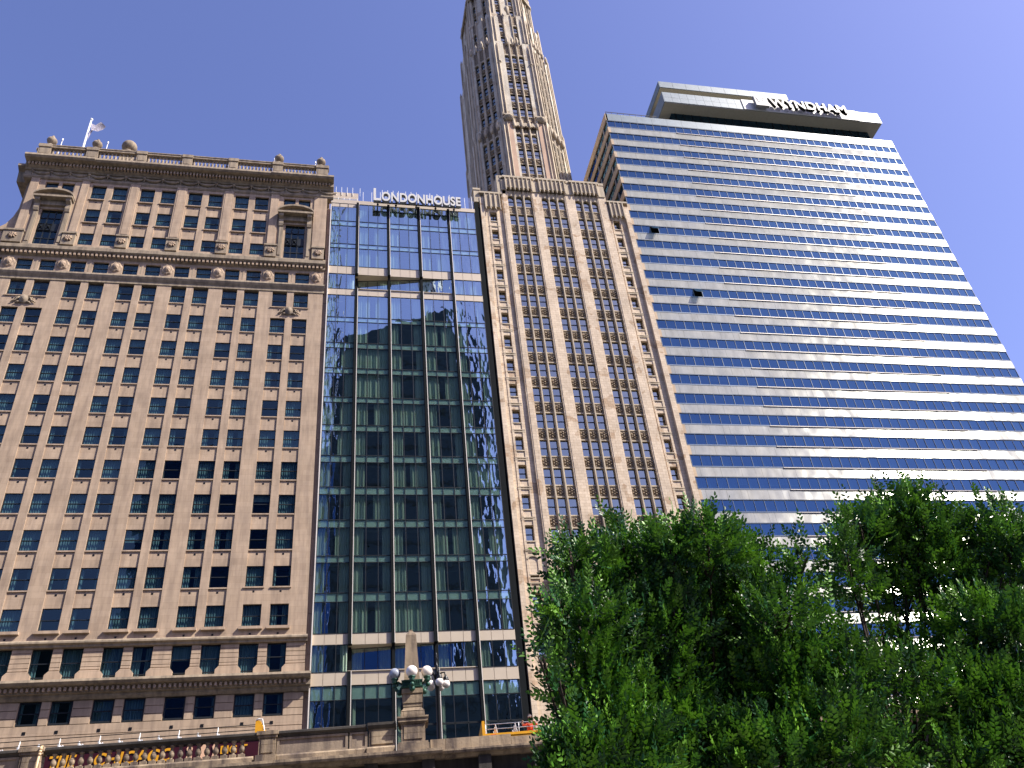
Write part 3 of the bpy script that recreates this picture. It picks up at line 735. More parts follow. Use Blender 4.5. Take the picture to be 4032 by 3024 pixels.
    br = MB(); br.box(3.7, 15.2, y+.3, y+.45, 87.95, 88.1)
    for x in (4.2, 6.6, 9.3, 11.9, 14.4): br.tube([(x, y+.35, 88.3), (x, y+.4, 87.6), (x, F+.05, 87.9)], .07, 6); br.ball((x, y+.3, 87.55), .16, 8)
    br.build('brackets', 'dark', sg)
glass_tower()

# ================================================================== TERRACOTTA SKYSCRAPER (centre)
def terracotta_tower():
    F = 80.0
    B = thing('terracotta_skyscraper', 'cream terracotta skyscraper with a tall ornate octagonal spire, right of the glass tower', 'building', (29, 80, 8.2))
    wall, tr, orn = MB(), MB(), MB()
    ws = WinSet(B, 'frame', 'glm', 'curd')
    FP = 3.715
    tops = [92.42-FP*k for k in range(15)]      # last about 40.4
    # --- triple bays
    bays = [[(22.35, 23.27), (23.57, 24.49), (24.82, 25.82)], [(27.27, 28.22), (28.47, 29.42), (29.72, 30.72)], [(32.2, 33.15), (33.42, 34.38), (34.66, 35.62)]]
    mulls = [(23.27, 23.57), (24.49, 24.82), (28.22, 28.47), (29.42, 29.72), (33.15, 33.42), (34.38, 34.66)]
    piers = [(21.5, 22.35), (25.82, 27.27), (30.72, 32.2), (35.62, 36.95)]
    for a, b in piers:
        wall.box(a, b, F, F+1.0, 8.2, 96.0); wall.box(a+.14, b-.14, F-.05, F, 8.2, 95.9)
    for a, b in mulls:
        c = (a+b)/2
        tr.exy([(a+.02, F+.5), (a+.02, F+.12), (c-.07, F-.06), (c+.07, F-.06), (b-.02, F+.12), (b-.02, F+.5)], 38, 93.2)
    for bay in bays:
        for x0, x1 in bay:
            for k, zt in enumerate(tops):
                zb = zt-2.12
                ws.add(F+zb, (lambda fr, pa, cu, a, b, d, x0=x0, w=x1-x0, zb=zb: sash(fr, pa, cu, x0, zb, w, 2.12, F+.42, a, b, d, fw=.075)))
                nz = tops[k+1] if k < 14 else 36.4
                orn.box(x0-.05, x1+.05, F+.3, F+.9, nz+.14, zb-.16, 1)
                orn.box(x0+.08, x1-.08, F+.26, F+.3, nz+.3, zb-.32, 0)
                tr.box(x0-.03, x1+.03, F+.18, F+.9, zb-.16, zb); tr.box(x0-.03, x1+.03, F+.2, F+.9, nz, nz+.14)
                if k:
                    cx, cz, s_ = (x0+x1)/2, (nz+zb)/2, .3
                    for i in range(6):
                        a = i*math.pi/3+.5
                        orn.ball((cx+s_*math.cos(a), F+.24, cz+s_*1.1*math.sin(a)), .13, 6, 0)
                    orn.ball((cx, F+.22, cz), .14, 6, 0)
        # scalloped canopy with ribs over each triple bay
        a, b = bay[0][0]-.25, bay[2][1]+.25
        tr.box(a, b, F-.28, F+.9, 93.9, 95.7); tr.box(a-.25, b+.25, F-.42, F+.9, 95.7, 96.05)
        n = 6
        for i in range(n+1):
            x = a+.1+(b-a-.2)*i/n
            tr.box(x-.07, x+.07, F-.48, F-.28, 93.4, 95.6); tr.lathe([(.03, -.45), (.11, -.2), (.1, 0)], x, F-.38, 93.42, 6)
            if i < n:
                u0, u1 = x+.02, x+(b-a-.2)/n-.02; um = (u0+u1)/2
                pts = [(u0, 93.95)]+[(um-(um-u0)*math.cos(math.pi*j/6), 93.3+.45*math.sin(math.pi*j/6)) for j in range(7)]+[(u1, 93.95)]
                tr.exz(pts, F-.3, F+.0)
        for x0, x1 in bay:
            mid = (x0+x1)/2; r = (x1-x0)/2
            pts = [(x0-.02, 93.35)]+[(mid-r*math.cos(math.pi*j/8), 91.95+.42*math.sin(math.pi*j/8)) for j in range(9)]+[(x1+.02, 93.35)]
            tr.exz(pts, F+.1, F+.9)
    for a, b in piers: tr.box(a-.03, b+.03, F-.12, F+1.0, 95.75, 96.25); tr.box(a+.1, b-.1, F-.18, F-.05, 93.2, 95.4)
    # --- wings
    for side, (x0, x1, wa, wb) in enumerate(((18.3, 21.5, 19.62, 20.57), (36.95, 40.0, 37.42, 38.4))):
        y = F+.3
        st = [85.45-FP*k for k in range(17)]
        st = [z for z in st if z > 37]
        edges = [(x0, wa), (wb, x1)]
        wall.box(x0, wa, y, y+.9, 8.2, 92.3); wall.box(wb, x1, y, y+.9, 8.2, 92.3)
        wall.box(wa-.25, wa, y-.06, y, 29, 90); wall.box(wb, wb+.25, y-.06, y, 29, 90)
        zz = [88.9]+st+[37.2, 33.25, 29.45]
        hh = [1.8]+[1.85]*len(st)+[2.3, 2.15, 2.9]
        pz = 92.3
        for z, h in zip(zz, hh):
            wall.box(wa, wb, y+.02, y+.9, z, pz); pz = z-h
            ws.add(F+z-h-2, (lambda fr, pa, cu, a, b, d, wa=wa, wb=wb, zb=z-h, h=h: sash(fr, pa, cu, wa, zb, wb-wa, h, F+.78, a, b, d, fw=.06)))
            tr.box(wa-.06, wb+.06, y-.08, y+.4, z-h-.14, z-h)
            tr.box(wa-.3, wb+.3, y-.075, y, z+.55, z+.68); tr.box(wa-.3, wb+.3, y-.09, y, z-h-1.05, z-h-.95)
            if h > 2 and z < 38 and z > 30:
                mid = (wa+wb)/2; r = (wb-wa)/2+.05
                tr.exz([(mid-r-.12, z-.25)]+[(mid-(r+.1)*math.cos(math.pi*j/8), z-.2+.4*math.sin(math.pi*j/8)) for j in range(9)]+[(mid+r+.12, z-.25)]+[(mid+r*math.cos(math.pi*j/8), z-.32+.36*math.sin(math.pi*j/8)) for j in range(9)], y-.12, y+.3)
        wall.box(wa, wb, y+.02, y+.9, 8.2, pz)
        if side == 0: wall.box(18.3, 18.85, F-.0, y+.02, 8.2, 91.5)
        else: wall.box(39.32, 40.0, F-.15, y+.02, 8.2, 91.5)
        a, b = (18.9, 21.2) if side == 0 else (37.15, 39.3)
        tr.box(a, b, F-.1, y+.1, 89.6, 92.2); tr.box(x0-.05, x1+.02 if side == 0 else x1-.02, F-.22, y+.5, 92.2, 92.5)
        for i in range(4):
            x = a+.12+(b-a-.24)*i/3; tr.box(x-.07, x+.07, F-.3, F-.1, 89.3, 92.15); tr.lathe([(.03, -.5), (.12, -.2), (.1, 0)], x, F-.2, 89.32, 6)
    tr.box(17.55, 18.4, F+.1, F+1.3, 90.6, 93.1); tr.box(17.45, 18.5, F+0, F+1.4, 93.0, 93.35)
    tr.box(21.0, 22.15, F-.05, F+1.5, 92.5, 96.3)
    # --- lower storeys behind the trees: clustered piers and big arched windows
    for a, b in piers:
        c = (a+b)/2
        for k, (dx, dy) in enumerate(((-.55, .1), (-.38, -.05), (-.2, -.2), (0, -.35), (.2, -.2), (.38, -.05), (.55, .1))):
            tr.box(c+dx-.08, c+dx+.08, F+dy-.1, F+.4, 8.2, 34.5-abs(dx)*2)
        tr.lathe([(.3, 0), (.22, .5), (.05, 1.3)], c, F-.3, 34.4, 4, 0, False, True)
    big = MB(); bp = MB()
    for bay in bays:
        a, b = bay[0][0]-.05, bay[2][1]+.05
        wall.box(a, b, F+.35, F+.9, 33.6, 36.4)
        for x0, x1 in bay:
            mid = (x0+x1)/2; r = (x1-x0)/2
            tr.exz([(x0-.1, 35.9)]+[(mid-r*math.cos(math.pi*j/8), 35.2+.5*math.sin(math.pi*j/8)) for j in range(9)]+[(x1+.1, 35.9)], F+.05, F+.5)
            ws.add(F+33, (lambda fr, pa, cu, q, w_, d, x0=x0, w=x1-x0: sash(fr, pa, cu, x0, 33.0, w, 2.4, F+.3, q, w_, d, fw=.05)))
        for z0, z1 in ((27.1, 29.6), (22.5, 25.6), (17, 20.8), (9, 15)):
            for k in range(4):
                u = a+(b-a)*k/3; big.box(u-.05, u+.05, F+.4, F+.55, z0, z1)
            big.box(a, b, F+.4, F+.55, z1-.1, z1); bp.quad((a, F+.5, z0), (b, F+.5, z0), (b, F+.5, z1), (a, F+.5, z1))
        for z0, z1 in ((29.6, 33.6), (25.6, 27.1), (20.8, 22.5), (15, 17)): orn.box(a, b, F+.3, F+.9, z0, z1, 0); tr.box(a, b, F+.12, F+.4, z0-.0, z0+.18); tr.box(a, b, F+.1, F+.4, z1-.18, z1)
    o = big.build('shop_window', 'frame', B); bp.build('pane', 'glm', o)
    wall.build('wall', 'terra', B)
    # --- octagonal shaft
    tw = MB(); tt = MB(); to = MB()
    cx, cy = 27.95, 92.5
    def octo(hw, hd, ch, T=None):
        x0, x1, y0, y1 = cx-hw-ch, cx+hw+ch, cy-hd-ch, cy+hd+ch
        return [(x0, cy-hd), (x0+ch, y0), (x1-ch, y0), (x1, cy-hd), (x1, cy+hd), (x1-ch, y1), (x0+ch, y1), (x0, cy+hd)]
    HW, CH = 3.38, 3.95
    HD = 92.5-84.1-CH
    def facet(A, Bp, z0, z1, wins, rows, full=True, pier=None, spire=0):
        T, L = frameT(A[0], A[1], Bp[0], Bp[1]); mid = L/2
        for q in (tw, tt, to): q.T = T
        e = [0]
        for a, b in wins: e += [mid+a, mid+b]
        e.append(L)
        tw.box(0, e[1], 0, .7, z0, z1); tw.box(e[-2], L, 0, .7, z0, z1)
        for i in range(2, len(e)-2, 2):
            a, b = e[i], e[i+1]
            if b-a < .6: tt.exy([(a+.02, .5), (a+.02, .1), ((a+b)/2-.06, -.1), ((a+b)/2+.06, -.1), (b-.02, .1), (b-.02, .5)], z0, z1)
            else:
                tw.box(a, b, .1, .7, z0, z1)
                for s_ in (a+.1, b-.1): tt.box(s_-.08, s_+.08, -.12, .2, z0, z1)
        zs = sorted(rows, reverse=True)
        for j in range(1, len(e)-1, 2):
            x0, x1 = e[j], e[j+1]; pz = z1
            for k, zt in enumerate(zs):
                zb = zt-2.15
                to.box(x0-.02, x1+.02, .28, .7, zt, pz, 0); to.box(x0, x1, .2, .5, zt, zt+.12, 1); to.box(x0, x1, .16, .5, zb-.14, zb, 1)
                if k == 0:
                    m_, r = (x0+x1)/2, (x1-x0)/2
                    to.exz([(x0-.02, zt+.3)]+[(m_-r*math.cos(math.pi*i/6), zt-.35+.35*math.sin(math.pi*i/6)) for i in range(7)]+[(x1+.02, zt+.3)], .12, .5, 1)
                elif pz-zt > 1: to.ball(((x0+x1)/2, .26, (zt+pz)/2), .22, 6, 0); to.ball(((x0+x1)/2-.22, .26, (zt+pz)/2+.3), .16, 6, 0); to.ball(((x0+x1)/2-.2, .26, (zt+pz)/2-.25), .14, 6, 0)
                if full: ws.add(zb+F+(20 if A[1] != Bp[1] else 10), (lambda fr, pa, cu, a, b, d, x0=x0, w=x1-x0, zb=zb: sash(fr, pa, cu, x0, zb, w, 2.15, .42, a, b, d, fw=.085)), T)
                pz = zb-.1
            to.box(x0-.02, x1+.02, .28, .7, z0, pz, 0)
        for q in (tw, tt, to): q.T = None
        return T, L
    w3 = [(-1.71, -.81), (-.41, .49), (.84, 1.74)]
    w3d = [(-1.62, -.85), (-.38, .39), (.85, 1.62)]
    w2 = [(-1.72, -.85), (.85, 1.72)]
    w2d = [(-1.5, -.75), (.75, 1.5)]
    rA = [111.95-3.66*k for k in range(5)]; rB = [133.45-3.69*k for k in range(5)]
    def stage(hw, hd, ch, z0, z1, wf, wd, rows, cap=True):
        P = octo(hw, hd, ch)
        for i in range(8):
            A, Bp = P[i], P[(i+1) % 8]
            vis = i in (0, 1, 2, 3, 7)
            wn = wf if i % 2 else wd
            if i in (3, 7):
                L = 2*hd
                wn = wd
            facet(A, Bp, z0, z1, wn, rows if vis else rows[:1], vis and i != 7 or i == 7)
        # corner piers with spiky heads
        for i, (x, y) in enumerate(P):
            d = math.hypot(x-cx, y-cy); ux, uy = (x-cx)/d, (y-cy)/d
            a = math.atan2(uy, ux)
            for k, (t_, wd_, h_) in enumerate(((-.6, .13, -1.6), (0, .24, 1.2), (.6, .13, -1.6))):
                px, py = x-uy*t_-ux*.12*abs(t_), y+ux*t_-uy*.12*abs(t_)
                tt.lathe([(wd_, 0), (wd_, z1+h_-z0-.2), (wd_*.75, z1+h_-z0), (.03, z1+h_-z0+.9)], px, py, z0, 4, 0, False)
        if cap:
            Pc = [(cx+(x-cx)*1.03, cy+(y-cy)*1.03) for x, y in P]
            tt.exy(Pc, z1-.15, z1+.15)
        return P
    stage(HW+.18, HD, CH, 94, 115.8, w3, w3d, rA, False)
    stage(HW, HD, CH, 115.8, 137.2, w3, w3d, rB, False)
    stage(HW-.25, HD-.3, CH-.35, 137.2, 147.2, w2, w2d, [143.85, 140.1], False)
    stage(HW-.55, HD-.6, CH-.75, 147.2, 158.5, w2, w2d, [154.0, 150.0])
    stage(HW-1.3, HD-1.0, CH-1.2, 158.5, 166, w2, w2d, [163.0])
    tt.lathe([(5.2, 0), (3.2, 6), (.3, 12)], cx, cy, 166, 8)
    # pier faces: smooth tan panels, long slots and brackets, statues over the middle windows
    pn = MB(); y0 = 92.5-HD-CH
    for sx in (-1, 1):
        for z0, z1, k in ((96, 114.8, 0),):
            a = cx+sx*2.62; pn.box(a-.52, a+.52, y0-.12, y0+.05, z0, z1)
            tt.lathe([(.8, 0), (.8, .35), (.95, .45), (.95, .6)], a, y0-.05, z1, 8)
            tt.box(a-.85, a+.85, y0-.45, y0+.1, 115.9, 116.15)
            tt.lathe([(1.0, 0), (1.0, 2.4), (1.15, 2.6), (1.15, 2.8), (.7, 3.2)], a-.1, y0-.35, 95.0, 8, 0, False)
        a = cx+sx*2.75
        pn.box(a-.09, a+.09, y0-.03, y0+.02, 131.0, 136.6); tt.lathe([(.05, -.5), (.3, -.1), (.34, 0)], a+.05, y0-.1, 130.9, 6)
    for zc, n in ((113.9, 4), (98.2, 4)):
        for k in range(n):
            x = cx-1.9+3.8*k/(n-1)
            tt.lathe([(.12, -.9), (.25, -.4), (.3, .2), (.2, .6), (.26, .8), (.1, 1.2)], x, y0-.22, zc, 8)
        for k in range(n-1):
            x = cx-1.9+3.8*(k+.5)/(n-1); tt.exz([(x-.6, zc-.3), (x-.3, zc-.6), (x, zc-.35), (x+.3, zc-.6), (x+.6, zc-.3), (x+.6, zc+.1), (x, zc+.45), (x-.6, zc+.1)], y0-.3, y0-.05)
    for P_ in (octo(HW+.18, HD, CH),):
        for i in (0, 2, 3):
            A, Bp = P_[i], P_[i+1]; T, L = frameT(A[0], A[1], Bp[0], Bp[1]); tt.T = T
            for k in range(4): tt.lathe([(.12, -.9), (.28, -.4), (.32, .2), (.2, .6), (.26, .8), (.1, 1.2)], L/2-1.8+1.2*k, -.22, 113.9, 8)
            for k in range(4): tt.lathe([(.12, -.9), (.2, -.4), (.3, .2), (.1, 1.2)], L/2-1.8+1.2*k, -.1, 137.6, 6)
            tt.T = None
    for k in range(3): tt.lathe([(.14, -1.2), (.2, -.2), (.3, .3), (.2, .7), (.06, 1.4)], cx-.9+.9*k, y0-.1, 137.4, 8)
    tt.lathe([(.1, -1.6), (.3, -.4), (.5, .2), (.3, .7), (.06, 1.2)], cx, y0+.1, 148.0, 8)
    # crown gallery with pendants
    P = octo(HW-.5, HD-.55, CH-.7)
    for i in (0, 1, 2, 3, 7):
        A, Bp = P[i], P[(i+1) % 8]; T, L = frameT(A[0], A[1], Bp[0], Bp[1]); tt.T = T
        tt.box(0, L, -.35, .2, 156.6, 157.0)
        for k in range(int(L/.35)): tt.lathe([(.03, -.6), (.1, -.2), (.12, 0)], .2+k*.35, -.25, 156.6, 5)
        tt.T = None
    tw.build('tower_wall', 'terratower', B); tt.build('tower_trim', 'terraplain', B); to.build('tower_ornament', ['orn', 'terraplain'], B); pn.build('pier_panels', 'tan', B)
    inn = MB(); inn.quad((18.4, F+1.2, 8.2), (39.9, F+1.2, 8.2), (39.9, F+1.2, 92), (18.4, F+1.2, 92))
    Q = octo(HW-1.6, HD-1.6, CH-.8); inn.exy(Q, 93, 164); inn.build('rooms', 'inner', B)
    rf = MB(); rf.box(18.4, 40, F+1.0, F+30, 91.6, 92.1); rf.box(21.5, 36.9, F+1.0, F+28, 92.1, 95.4); rf.build('roof', 'roof', B)
    bk = MB(); bk.box(18.3, 18.6, F+.9, F+30, 8.2, 92); bk.box(39.7, 40, F+.9, F+30, 8.2, 92); bk.box(18.3, 40, F+29.7, F+30, 8.2, 92); bk.build('rear_wall', 'terraplain', B)
    tr.build('trim', 'terraplain', B); orn.build('ornament', ['orn', 'terraplain'], B)
    ws.flush()
terracotta_tower()

# ================================================================== BANDED HOTEL (right)
def banded_hotel():
    F = 80.0; X0, X1 = 40.12, 91.3; D = 33
    B = thing('banded_hotel', 'wide modern slab of blue glass strips and pale steel bands with WYNDHAM sign on top', 'building', (66, 80, 8.2))
    FH = 2.947; tops = [111.62-FH*k for k in range(35)]
    n = 40; pw = (X1-X0)/n
    sp = MB(); led = MB(); prev = 113.3
    op = {9: 2, 13: 17}   # opened sashes: floor -> pane index
    for k, zt in enumerate(tops):
        zb = zt-1.58
        win = MB(); pn = MB(); cu = MB()
        for i in range(n+1):
            x = min(max(X0+pw*i, X0+.03), X1-.03)
            wd = .022 if i % 3 else .035
            win.box(x-wd, x+wd, F+.0, F+.12, zb+.05, zt-.05)
        win.box(X0, X1, F-.03, F+.14, zt-.06, zt+.02); win.box(X0, X1, F-.06, F+.14, zb-.1, zb+.06)
        skip = {8: 2, 12: 5}.get(k)
        for i in range(n):
            e = random.uniform(-.007, .007); g_ = random.uniform(-.006, .006)
            if i == skip:
                a = X0+pw*i; T = [(a+.05, F+.02, zt-.08), (a+pw-.05, F+.02, zt-.08), (a+pw-.05, F-.75, zb+.35), (a+.05, F-.75, zb+.35)]
                for j in range(4): win.tube([T[j], T[(j+1) % 4]], .03, 4)
                pn.quad(*[(x+(.06 if j in (0, 3) else -.06), y-.065, z-.03) for j, (x, y, z) in enumerate(T)])
                continue
            pn.quad((X0+pw*i, F+.06+e+g_, zb), (X0+pw*(i+1), F+.06-e+g_, zb), (X0+pw*(i+1), F+.06-e-g_, zt), (X0+pw*i, F+.06+e-g_, zt))
            r = random.random(); lowp = .15 if k < 13 else .55
            if r < lowp:
                a = X0+pw*i
                if random.random() < .5: curtain(cu, a+.1, a+pw*random.uniform(.35, .95), F+.35, zb, zt, 0, .04, .3)
                else: curtain(cu, a+.05, a+pw-.05, F+.3, zb+random.uniform(.2, .9), zt, 0, .004, .5)
        # left return
        for j in range(20):
            y = F+.14+j*1.6; win.box(X0-.02, X0+.1, y-.04, y+.04, zb, zt)
            if j % 3 == 1: win.box(X0-.05, X0+.1, y, y+.5, zb, zt)
        pn.quad((X0+.05, F+D, zb), (X0+.05, F+.1, zb), (X0+.05, F+.1, zt), (X0+.05, F+D, zt))
        pn.quad((X1-.03, F+.1, zb), (X1-.03, F+D, zb), (X1-.03, F+D, zt), (X1-.03, F+.1, zt))
        for j in range(9):
            y = F+.6+j*3.3; cu.quad((X0+.35, y+1.6, zb), (X0+.35, y, zb), (X0+.35, y, zt), (X0+.35, y+1.6, zt))
        o = win.build('window_band', 'finblue', B); pn.build('glazing', 'glw', o)
        if cu.f: cu.build('curtains', 'cur', o)
        s_ = MB(); zn = zt-FH
        if k < len(tops)-1:
            for i in range(20):
                a = X0+2*pw*i; t_ = random.uniform(-.006, .006)
                s_.box(a+.004, a+2*pw-.004, F-.04+t_, F+.3, zn+.03, zb-.11)
            s_.box(X0-.12, X0+.3, F-.05, F+D, zn+.0, zb-.06, 1); s_.box(X1-.3, X1+.02, F+.31, F+D, zn+.03, zb-.11)
            s_.build('spandrel', ['metal', 'tanband'], B)
        if k >= 0:
            l_ = MB(); l_.box(51.5, 79, F-.12, F-.04, zb-.13, zb-.02); l_.box(51.5, 79, F-.125, F-.121, zb-.1, zb-.06, 1); l_.build('ledge', ['dark', 'finw'], B)
    top = MB()
    for i in range(20):
        a = X0+2*pw*i; top.box(a+.01, a+2*pw-.01, F-.05, F+.3, 111.68, 113.35)
    top.box(X0-.1, X0+.25, F-.05, F+D, 111.68, 113.35, 1)
    top.build('parapet', ['frost', 'tanband'], B)
    rr = MB(); rr.box(40.3, 49, F+.1, F+.16, 113.95, 114.05)
    for i in range(9): rr.box(40.3+i*1.0, 40.36+i*1.0, F+.1, F+.16, 113.3, 114.0)
    rr.build('roof_rail', 'dark', B)
    sl = MB(); sl.box(X0+.1, X1-.1, F+.5, F+D, 112.9, 113.2)
    sl.build('roof', 'roof', B)
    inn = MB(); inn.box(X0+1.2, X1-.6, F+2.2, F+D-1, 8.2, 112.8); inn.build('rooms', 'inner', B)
    fl = MB()
    for k, zt in enumerate(tops): fl.box(X0+.15, X1-.15, F+.3, F+2.2, zt+.1, zt+.4)
    fl.build('floors', 'slab', B)
    bk = MB(); bk.box(X0, X1, F+D, F+D+.3, 8.2, 113.2); bk.box(X1-.35, X1-.04, F+.35, F+D, 8.2, 12); bk.build('rear_wall', 'slab', B)
    # rooftop storey: two cantilevered slabs over a dark recessed storey
    cr = MB(); y1 = F+1.5
    cr.box(52.2, 92.9, y1, y1+14, 120.2, 122.95); cr.build('lower_crown', 'soffit', B)
    fa = MB()
    for i in range(28):
        a = 52.2+40.7*i/28; b = 52.2+40.7*(i+1)/28
        for z0, z1 in ((120.35, 121.6), (121.63, 122.95)): fa.box(a+.015, b-.015, y1-.1, y1-.002, z0, z1)
    fa.build('crown_fascia', 'frost', B)
    sd_ = MB(); sd_.box(52.1, 52.195, y1-.1, y1+14, 120.3, 122.95); sd_.box(92.905, 93.0, y1-.1, y1+14, 120.3, 122.95); sd_.build('crown_side_panels', 'frost', B)
    dk = MB(); dk.box(54.0, 91.2, y1+2.0, y1+13, 113.2, 120.2); 
    for i in range(24):
        a = 54.6+i*1.5; dk.box(a, a+.07, y1+1.93, y1+2.0, 113.2, 120.2, 1)
    dk.build('recessed_storey', ['glw', 'dark'], B)
    up = MB(); up.box(54.15, 79, F+4.6, F+22, 129.0, 130.7); up.box(56, 77, F+8, F+20, 122.9, 129.0, 1); up.build('upper_crown', ['soffit', 'slab'], B)
    uf = MB()
    for i in range(10):
        a = 54.15+24.85*i/10; uf.box(a+.02, a+24.85/10-.02, F+4.5, F+4.598, 129.1, 130.75)
    uf.box(54.05, 54.145, F+4.5, F+22, 129.1, 130.75); uf.build('upper_fascia', 'frost', B)
    # sign
    sg = thing('rooftop_sign', 'steel WYNDHAM letters and square emblem on a white panel on the hotel roof', 'sign', (77, F+1.3, 120))
    bd = MB(); bd.box(66.6, 88.5, F+1.28, F+1.395, 120.3, 123.0); bd.build('backboard', 'white', sg)
    lb = MB(); lb.box(68.5, 70.95, F+.35, F+.9, 120.5, 123.05); lb.build('emblem_box', 'grey', sg)
    em = MB()
    for k in range(3):
        o = k*.42
        em.exz([(68.85+o*.2, 122.3-o*.9+.2), (69.3, 121.75-o*.75+.3), (69.75, 122.2-o*.6+.35), (70.15, 121.9-o*.4+.4), (70.6-o*.3, 122.5-o*.3), (70.45-o*.3, 122.55-o*.3), (70.12, 122.2-o*.4+.4), (69.75, 122.45-o*.6+.4), (69.3, 122.0-o*.75+.35), (68.95+o*.2, 122.5-o*.9+.25)], F+.3, F+.34)
    em.build('emblem', 'letter', sg)
    text_mesh('lettering', 'WYNDHAM', 3.1, lambda u, d, z: (71.2+u, F+.55-d, 120.55+z), ['letterd', 'dark'], .55, sg, 1.02, .09, 1.02, (14.6, 2.15))
banded_hotel()

# ================================================================== BUILDINGS ACROSS THE RIVER (seen in the glass)
def far_bank():
    Y = -100
    t = thing('dark_tower', 'dark slab tower with stepped top mirrored in the glass tower', 'building', (30, Y-14, -4))
    a = MB(); out = [(3, -4), (3, 212.5), (9.2, 214.6), (14, 216.8), (18, 219.3), (22.9, 221.6), (31.4, 222.9), (32.1, 226.9), (36.5, 228), (39.6, 229.2), (42.6, 227.5), (43.1, 223.9), (45.3, 219.3), (48.5, 211.6), (54.2, 206.5), (56, 197.6), (56.6, 191), (56, 172), (56, 156), (57, 144.7), (57, -4)]
    a.exz(out, Y-28, Y); a.build('wall', 'rtower', t)
    b_ = MB(); z = 20
    while z < 205: b_.box(3.5, 55.5, Y, Y+.2, z, z+1.2); z += 7.5
    b_.build('floor_bands', 'slab', t)
    t = thing('dark_slab_block', 'lower dark block beside the stepped tower across the river', 'building', (-3, Y-14, -4))
    a = MB(); a.box(-1.2, 2.9, Y-20, Y-2, -4, 195.6); a.build('wall', 'rtower', t)
    t = thing('white_stone_tower', 'white glazed stone tower mirrored at the left edge of the glass tower', 'building', (-30, Y-14, -4))
    a = MB(); a.box(-6.6, -2.0, Y-22, Y+2, 157, 292); z = 160
    while z < 288: a.box(-6.0, -5.0, Y+2, Y+2.3, z, z+2, 1); a.box(-4.2, -3.2, Y+2, Y+2.3, z, z+2, 1); z += 4
    a.build('wall', ['rwhite', 'inner'], t)
    t = thing('blue_glass_block', 'deep blue glass block across the river in front of the white tower', 'building', (-14, Y-5, -4))
    a = MB(); a.box(-60, -1.5, Y+2.5, Y+8, -4, 157.4); a.build('wall', 'blueg', t)
    bl = [(-190, -62, 95, 'rtower'), (60, 120, 78, 'rtower'), (122, 170, 62, 'rwhite'), (172, 300, 85, 'rtower')]
    for i, (x0, x1, h, mt) in enumerate(bl):
        t = thing('riverside_block', ['long dark block at the far left across the river', 'dark block right of the stepped tower across the river', 'pale stone block between two dark blocks across the river', 'long dark block at the far right across the river'][i], 'building', ((x0+x1)/2, Y-20, -4))
        a = MB(); a.box(x0, x1, Y-30, Y, -4, h); a.box(x0+6, x1-6, Y-28, Y-4, h, h+5); a.build('wall', mt, t)
far_bank()

